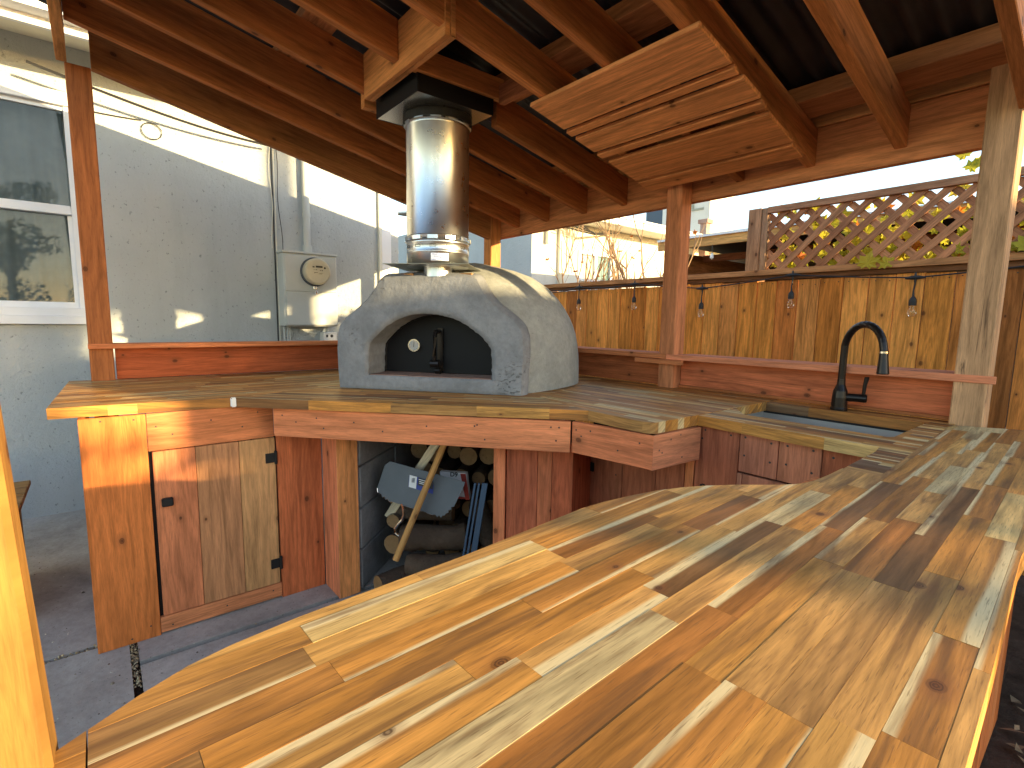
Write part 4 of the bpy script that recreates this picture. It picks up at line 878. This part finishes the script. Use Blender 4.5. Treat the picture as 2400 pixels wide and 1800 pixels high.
# sill below the mouth
for (ua, ub) in ((0, 1),):
    a0, a1 = OA[0], OA[-1]; c0, c1 = AR[0], AR[-1]
    for k in range(12):
        t0, t1 = k/12, (k+1)/12; f = lambda A, B_, t: (A[0]+(B_[0]-A[0])*t, A[1]+(B_[1]-A[1])*t)
        p, q, r_, s_ = f(a0, a1, t0), f(a0, a1, t1), f(c0, c1, t1), f(c0, c1, t0)
        def Sx(A, B_, t): dz = -.007*(1-min(1, t*K/1.5))**2 if t < 1.5/K else 0; dz -= (.004 if t == 1 else 0); return O(A[0]+(B_[0]-A[0])*t, dz, A[1]+(B_[1]-A[1])*t)
        for kk in range(K): b.face([Sx(p, s_, kk/K), Sx(q, r_, kk/K), Sx(q, r_, (kk+1)/K), Sx(p, s_, (kk+1)/K)], smooth=True)
        b.face([O(s_[0], -.004, s_[1]), O(r_[0], -.004, r_[1]), O(r_[0], -.05, r_[1]+.001), O(s_[0], -.05, s_[1]+.001)])
# rim going back
def off_loop(e, off, zmax=None):
    cx, cz = .435, 1.10; out = []
    for (u, z) in OA:
        d = math.hypot(u-cx, z-cz); s_ = 1+e/d; zz = cz+(z-cz)*s_ if z > .93 else z; out.append(O(cx+(u-cx)*s_, off, zz))
    return out
loops = [[O(u, -.0072, z) for u, z in OA], off_loop(.012, -.026), off_loop(.019, -.045), off_loop(.022, -.065), off_loop(.016, -.085), off_loop(-.022, -.10), off_loop(-.03, -.14)]
for A, B_ in zip(loops, loops[1:]):
    for i in range(NS-1): b.face([A[i], A[i+1], B_[i+1], B_[i]], smooth=True)
# mouth tunnel
tl = [[O(u, -.004, z) for u, z in AR]]+[[O(u+(.44-u)*t, off, z+(1.1-z)*t*.5) for u, z in AR] for t, off in ((-.004, -.012), (.0, -.06), (.02, -.17), (.02, -.24))]
for A, B_ in zip(tl, tl[1:]):
    for i in range(NS-1): b.face([A[i], B_[i], B_[i+1], A[i+1]], smooth=True)
b.build('oven_front', M_oven, ov, weld=True)
# hearth bricks
for i in range(6):
    u0 = .150+i*.0975
    part('hearth_brick', M_brick, ov, lambda b: b.board(O(u0, -.232, .955), ou_, on_, Z, .096, .222, .030+random.uniform(-.001, .001), (.3, .2, .15), .002))
# dome
dm = MB(); ND = 64; DC = O(.44, -.555, 0)
lev = []
import math as _m
Rd, Hd = .618, .622
prof = [(.0, 1.0), (.10, 1.012), (.2, 1.008), (.29, .994), (.40, .975), (.50, .945), (.6, .90), (.70, .835), (.78, .765), (.86, .67), (.92, .56), (.96, .45), (.985, .33), (1.0, .2), (1.0, 0.0)]
sil = [(0, 1.534), (.078, 1.534), (.162, 1.527), (.289, 1.493), (.36, 1.465), (.418, 1.430), (.465, 1.394), (.505, 1.354), (.540, 1.31), (.569, 1.262), (.588, 1.22), (.602, 1.177), (.612, 1.12), (.618, 1.073), (.621, 1.0), (.622, .917)]
for r_, z in sil:
    ring = []
    for k in range(ND):
        a = 2*math.pi*k/ND; du, do = r_*math.cos(a), r_*math.sin(a)
        # flatten towards the front so that it tucks in behind the arch
        wob = 1+.006*math.sin(3*a+r_*7)+.004*math.sin(7*a+z*9)
        do = do*wob; cut = do > .462; do = min(do, .462)
        ring.append((O(.44+du*wob, -.555+do, z+.003*math.sin(5*a+r_*20)), cut))
    lev.append(ring)
for A, B_ in zip(lev, lev[1:]):
    for k in range(ND):
        k2 = (k+1) % ND; q4 = [A[k], B_[k], B_[k2], A[k2]]
        if sum(q[1] for q in q4) < 3: dm.face([q[0] for q in q4], smooth=True)
dm.build('dome', M_dome, ov, weld=True)
# oven door
dr_pts = [(u+(.44-u)*.01, z+(1.1-z)*.005) for u, z in AR]
od = part('oven_door', M_black, ov, lambda b: b.face([O(u, -.165, max(z, .987)) for u, z in dr_pts][::-1]))
part('door_rim', M_black, od, lambda b: b.tube([O(u*.985+.44*.015, -.162, z*.995+.005) for u, z in dr_pts], .005, 6))
hd = part('door_handle', M_bronze, od, lambda b: (b.board(O(.428, -.158, 1.0), Z, ou_, on_, .20, .028, .006, (0, 0, 0), .001),
    b.tube([O(.436, -.15, 1.185), O(.436, -.11, 1.182), O(.436, -.10, 1.16), O(.434, -.10, 1.07), O(.432, -.105, 1.03)], .010, 10),
    b.tube([O(.415, -.105, 1.035), O(.455, -.105, 1.035)], .018, 12), b.tube([O(.424, -.14, 1.0), O(.45, -.14, 1.0)], .016, 10)))
th = part('thermometer', M_chrome, od, lambda b: b.tube([O(.312, -.164, 1.116), O(.312-.0, -.145, 1.116)], .030, 28))
def disc(b, u, off, z, r, n_=28): b.face([O(u+r*math.cos(-6.2832*k/n_), off, z+r*math.sin(-6.2832*k/n_)) for k in range(n_)][::-1])
part('dial_face', plain('dial_face', (.42, .42, .42), .4), th, lambda b: disc(b, .312, -.1445, 1.116, .024)); part('needle', M_ink, th, lambda b: b.face([O(.310, -.1435, 1.108), O(.313, -.1435, 1.108), O(.315, -.1435, 1.134), O(.313, -.1435, 1.134)]))
# flue
FC = V((-2.006, 1.203, 0)); FR_ = .1355
fl_ = thing('flue_pipe', (FC.x, FC.y, 1.42), 'shiny galvanised flue pipe rising from the oven into the roof box', 'flue pipe')
def ring_(b, r0, r1, z0, z1, n=48): b.lathe((FC.x, FC.y, 0), [(r0, z0), (r1, z1)], n, capb=False, capt=False)
part('outer_pipe', M_steel, fl_, lambda b: b.lathe((FC.x, FC.y, 0), [(FR_, 1.4693), (FR_, 1.5240), (FR_+.002, 1.5260), (FR_, 1.5291), (FR_, 1.5632), (FR_+.003, 1.5663), (FR_, 1.5704), (FR_, 2.0451), (FR_+.003, 2.0492), (FR_, 2.0534), (FR_, 2.1483)], 64), weld=True)
part('locking_band', M_steel, fl_, lambda b: b.lathe((FC.x, FC.y, 0), [(FR_+.001, 1.5704), (FR_+.007, 1.5735), (FR_+.003, 1.5828), (FR_+.007, 1.5931), (FR_+.001, 1.5972)], 64))
part('locking_band', M_steel, fl_, lambda b: b.lathe((FC.x, FC.y, 0), [(FR_+.001, 2.0534), (FR_+.006, 2.0565), (FR_+.003, 2.0658), (FR_+.007, 2.0781), (FR_+.001, 2.0823)], 64))
def arcbox(b, a0, a1, z0, z1, r0, r1):
    n_ = 5
    for i in range(n_):
        t0, t1 = a0+(a1-a0)*i/n_, a0+(a1-a0)*(i+1)/n_
        p = lambda a, r_, z: (FC.x+r_*math.cos(a), FC.y+r_*math.sin(a), z)
        b.face([p(t0, r1, z0), p(t1, r1, z0), p(t1, r1, z1), p(t0, r1, z1)], smooth=True)
        b.face([p(t0, r0, z1), p(t0, r1, z1), p(t1, r1, z1), p(t1, r0, z1)]); b.face([p(t0, r0, z0), p(t1, r0, z0), p(t1, r1, z0), p(t0, r1, z0)])
    for a in (a0, a1): b.face([p(a, r0, z0), p(a, r1, z0), p(a, r1, z1), p(a, r0, z1)])
for k in range(12):
    a = k*math.pi/6+.2
    part('band_tab', M_steel, fl_, lambda b: arcbox(b, a, a+.30, 1.5756, 1.5910, FR_, FR_+.010)); part('band_slot', M_ink, fl_, lambda b: (arcbox(b, a+.05, a+.25, 1.5431, 1.5451, FR_, FR_+.0015), arcbox(b, a+.05, a+.25, 1.5523, 1.5544, FR_, FR_+.0015), arcbox(b, a+.05, a+.056, 1.5451, 1.5523, FR_, FR_+.0015), arcbox(b, a+.244, a+.25, 1.5451, 1.5523, FR_, FR_+.0015)))
    part('band_tab', M_steel, fl_, lambda b: arcbox(b, a+.1, a+.4, 2.0585, 2.0761, FR_, FR_+.009))
aim = math.atan2(-FC.y, -FC.x)
lb = part('maker_label', plain('foil_label', (.55, .60, .75), .4, .5), fl_, lambda b: arcbox(b, aim-.22, aim+.33, 1.4858, 1.5167, FR_, FR_+.0012))
part('label_print', M_blue, lb, lambda b: [arcbox(b, aim+a0, aim+a1, z, z+.0022, FR_+.001, FR_+.0018) for a0, a1, z in ((-.18, .0, 1.5105), (-.2, -.06, 1.4889), (-.13, .1, 1.5023), (.05, .2, 1.4971), (.14, .19, 1.5023), (.215, .245, 1.4992), (.225, .25, 1.5054))])
part('inner_pipe', M_steel, fl_, lambda b: b.lathe((FC.x, FC.y, 0), [(.062, 1.426), (.062, 1.4725)], 40, capb=False)); 
part('storm_collar', plain('thin_plate', (.30, .31, .27), .35, .8), fl_, lambda b: b.board(O(.26, -.245, 1.4677), ou_, on_, Z, .355, .245, .0015, (0, 0, 0), .0003)) if False else None
qa = V((-2.045, .976, 1.472))
du_ = (V((-1.700, 1.20, 0))-V((-1.968, .939, 0))).normalized(); dv_ = V((-du_.y, du_.x, 0))
part('storm_collar', plain('thin_plate', (.32, .33, .30), .33, .85), fl_, lambda b: b.board(qa-du_*.02, du_, dv_, Z, .37, .33, .0016, (0, 0, 0), .0003))
for (u0, o0, dx_, L_) in ((.30, -.06, .03, .07), (.53, -.08, .11, .11)):
    part('wood_shim', M_wood, fl_, lambda b: b.board(O(u0, o0, 1.426), (ou_*1+on_*.25).normalized(), Z, on_, L_, .016, .03, (.48, .24, .10), .002))
part('threaded_rod', plain('copper', (.75, .35, .15), .3, 1), fl_, lambda b: b.tube([O(.462, -.075, 1.41), O(.462, -.075, 1.4693)], .0025, 6))
part('oven_crown', M_oven, ov, lambda b: b.prism([tuple(O(.23, -.012, 0)[:2]), tuple(O(.655, -.012, 0)[:2]), tuple(O(.66, -.3, 0)[:2]), tuple(O(.22, -.3, 0)[:2])], 1.39, 1.424))
# support box
sb = thing('flue_support_box', (-2.05, 1.21, 2.12), 'square matt black flue support box hanging in the rafters', 'support box')
bx0, bx1, by0, by1, bz = -2.178, -1.815, 1.000, 1.360, 2.096
part('box_side', M_black, sb, lambda b: (b.box(bx0, bx1, by0, by0+.003, bz, bz+.11, ch=.0005), b.box(bx1-.003, bx1, by0+.0035, by1-.0035, bz, bz+.11, ch=.0005), b.box(bx0, bx0+.003, by0+.0035, by1-.0035, bz, bz+.11, ch=.0005), b.box(bx0, bx1, by1-.003, by1, bz, bz+.11, ch=.0005)))
part('bottom_plate', plain('plate_steel', (.30, .30, .29), .22, .9), sb, lambda b: b.box(bx0+.004, bx1-.004, by0+.004, by1-.004, bz+.001, bz+.004, ch=.0004))
part('collar', M_blackm, sb, lambda b: b.lathe((FC.x, FC.y, 0), [(FR_+.012, 2.062), (FR_+.012, 2.096)], 48, capb=True, capt=False))
part('flange', M_sheet, sb, lambda b: b.box(-2.25, -1.80, .979, 1.366, 2.207, 2.210, ch=.0004))

# ---------------------------------------------------------------- sink and faucet
sn = thing('undermount_sink', (-.655, 1.96, .65), 'rectangular stainless undermount sink below the faucet', 'sink')
part('basin', M_sink, sn, lambda b: (b.box(-.99, -.415, 1.775, 1.785, .66, .874, ch=.0005), b.box(-.99, -.415, 2.190, 2.20, .66, .874, ch=.0005), b.box(-.99, -.98, 1.785, 2.190, .66, .874, ch=.0005), b.box(-.420, -.41, 1.785, 2.190, .66, .874, ch=.0005), b.box(-.98, -.42, 1.785, 2.190, .66, .665, ch=.0005)))
part('drain', M_chrome, sn, lambda b: b.lathe((-.70, 1.97, .665), [(.045, 0), (.04, .003), (.0, .001)], 24)); part('gap_strip', M_blackm, sn, lambda b: (b.box(-.975, -.425, 2.186, 2.1895, .868, .8765, ch=.0004),))  # black strip standing in for the shaded gap below the back counter edge
fa = thing('faucet', (-.70, 2.215, T1), 'oil rubbed bronze gooseneck pull down faucet behind the sink', 'faucet')
fb = V((-.703, 2.214, T1)); fs = V((.80, -.60, 0)).normalized(); fh = V((.95, .31, 0)).normalized()
part('body', M_bronze, fa, lambda b: b.lathe(fb, [(.029, 0), (.029, .008), (.0275, .012), (.0265, .05), (.024, .075), (.018, .09), (.0145, .10), (.0135, .12)], 28))
arc = [fb+Z*h for h in (.11, .16, .20)]+[fb+Z*.232+fs*(.098-.098*math.cos(a))+Z*.098*math.sin(a) for a in [R(k*10) for k in range(1, 18)]]
arc += [arc[-1]-Z*.012+fs*.0025]
part('spout', M_bronze, fa, lambda b: b.tube(arc, .0125, 16)); e_ = arc[-1]
part('ring', M_chrome, fa, lambda b: b.tube([e_+Z*.001, e_-Z*.006], .0130, 16)); dn_ = (V((0, 0, -1))+fs*.06).normalized()
part('spray_head', M_bronze, fa, lambda b: (b.tube([e_-Z*.006, e_+dn_*.03, e_+dn_*.075, e_+dn_*.078], [.0135, .0145, .019, .016], 18), b.tube([e_+dn_*.03-fs*.012, e_+dn_*.05-fs*.0145], .005, 8)))
lv = part('lever_stem', M_bronze, fa, lambda b: b.tube([fb+Z*.052, fb+Z*.052+fh*.065, fb+Z*.052+fh*.082, fb+Z*.052+fh*.086], [.0155, .0155, .0165, .013], 20))
part('lever', M_bronze, lv, lambda b: b.tube([fb+Z*.06+fh*.074, fb+Z*.10+fh*.0755, fb+Z*.132+fh*.080, fb+Z*.134+fh*.080], [.0058, .0068, .0085, .006], 12))

# ---------------------------------------------------------------- bar
br = thing('bar_counter', (-.3, 1.0, 0), 'curved butcher block bar top in the foreground with sun streaks', 'bar counter')
le = [(-.470, -.047), (-.504, .008), (-.522, .045), (-.532, .083), (-.541, .15), (-.545, .22), (-.550, .30), (-.553, .367), (-.562, .46), (-.572, .563), (-.579, .635), (-.577, .69), (-.569, .755), (-.557, .82), (-.540, .875), (-.515, .93), (-.480, .985), (-.445, 1.03), (-.420, 1.065), (-.403, 1.105), (-.395, 1.15), (-.393, 1.22), (-.394, 1.2985)]
re = [(-.3235, 1.2995), (-.3235, 1.34), (-.361, 2.14), (-.354, 2.19), (-.28, 2.24), (-.198, 2.287), (-.06, 2.37), (-.06, 1.9), (-.066, 1.4), (-.070, 1.15), (-.072, 1.0), (-.066, .87), (-.060, .76), (-.055, .664), (-.051, .57), (-.048, .50), (-.044, .40), (-.035, .2), (-.02, -.047)]
outline = (le+re)
endseam = -.025
def cutY(poly, y, keep):
    out = []
    for a, c in zip(poly, poly[1:]+poly[:1]):
        da, dc = (a[1]-y)*keep, (c[1]-y)*keep
        if da >= 0: out.append(a)
        if da*dc < 0: t = da/(da-dc); out.append((a[0]+(c[0]-a[0])*t, y))
    return out
n4 = staves(br, cutY(outline, endseam, 1), R(92.2), T0, T1, pitch=.0365, lens=(.20, .40), seed=44, pal=PAL+[(.58, .30, .09)]*6)
n5 = staves(br, cutY(outline, endseam-.0012, -1), R(92.2), T0, T1, pitch=.0365, seed=8)
print('bar staves', n4, n5)
BXs = [(-.45, -.03), (-.45, 1.0), (-.35, 1.25), (-.33, 2.0)]
xx = -.02
for i in range(15): pbox('bar_panel_board', M_wood, br, -.46, -.442, xx, xx+.088, 0, .874, col=pick(RED), ax=2); xx += .09
xx = -.02
for i in range(25): pbox('bar_panel_board', M_wood, br, -.18, -.162, xx, xx+.088, -.05, .874, col=pick(RED), ax=2); xx += .09
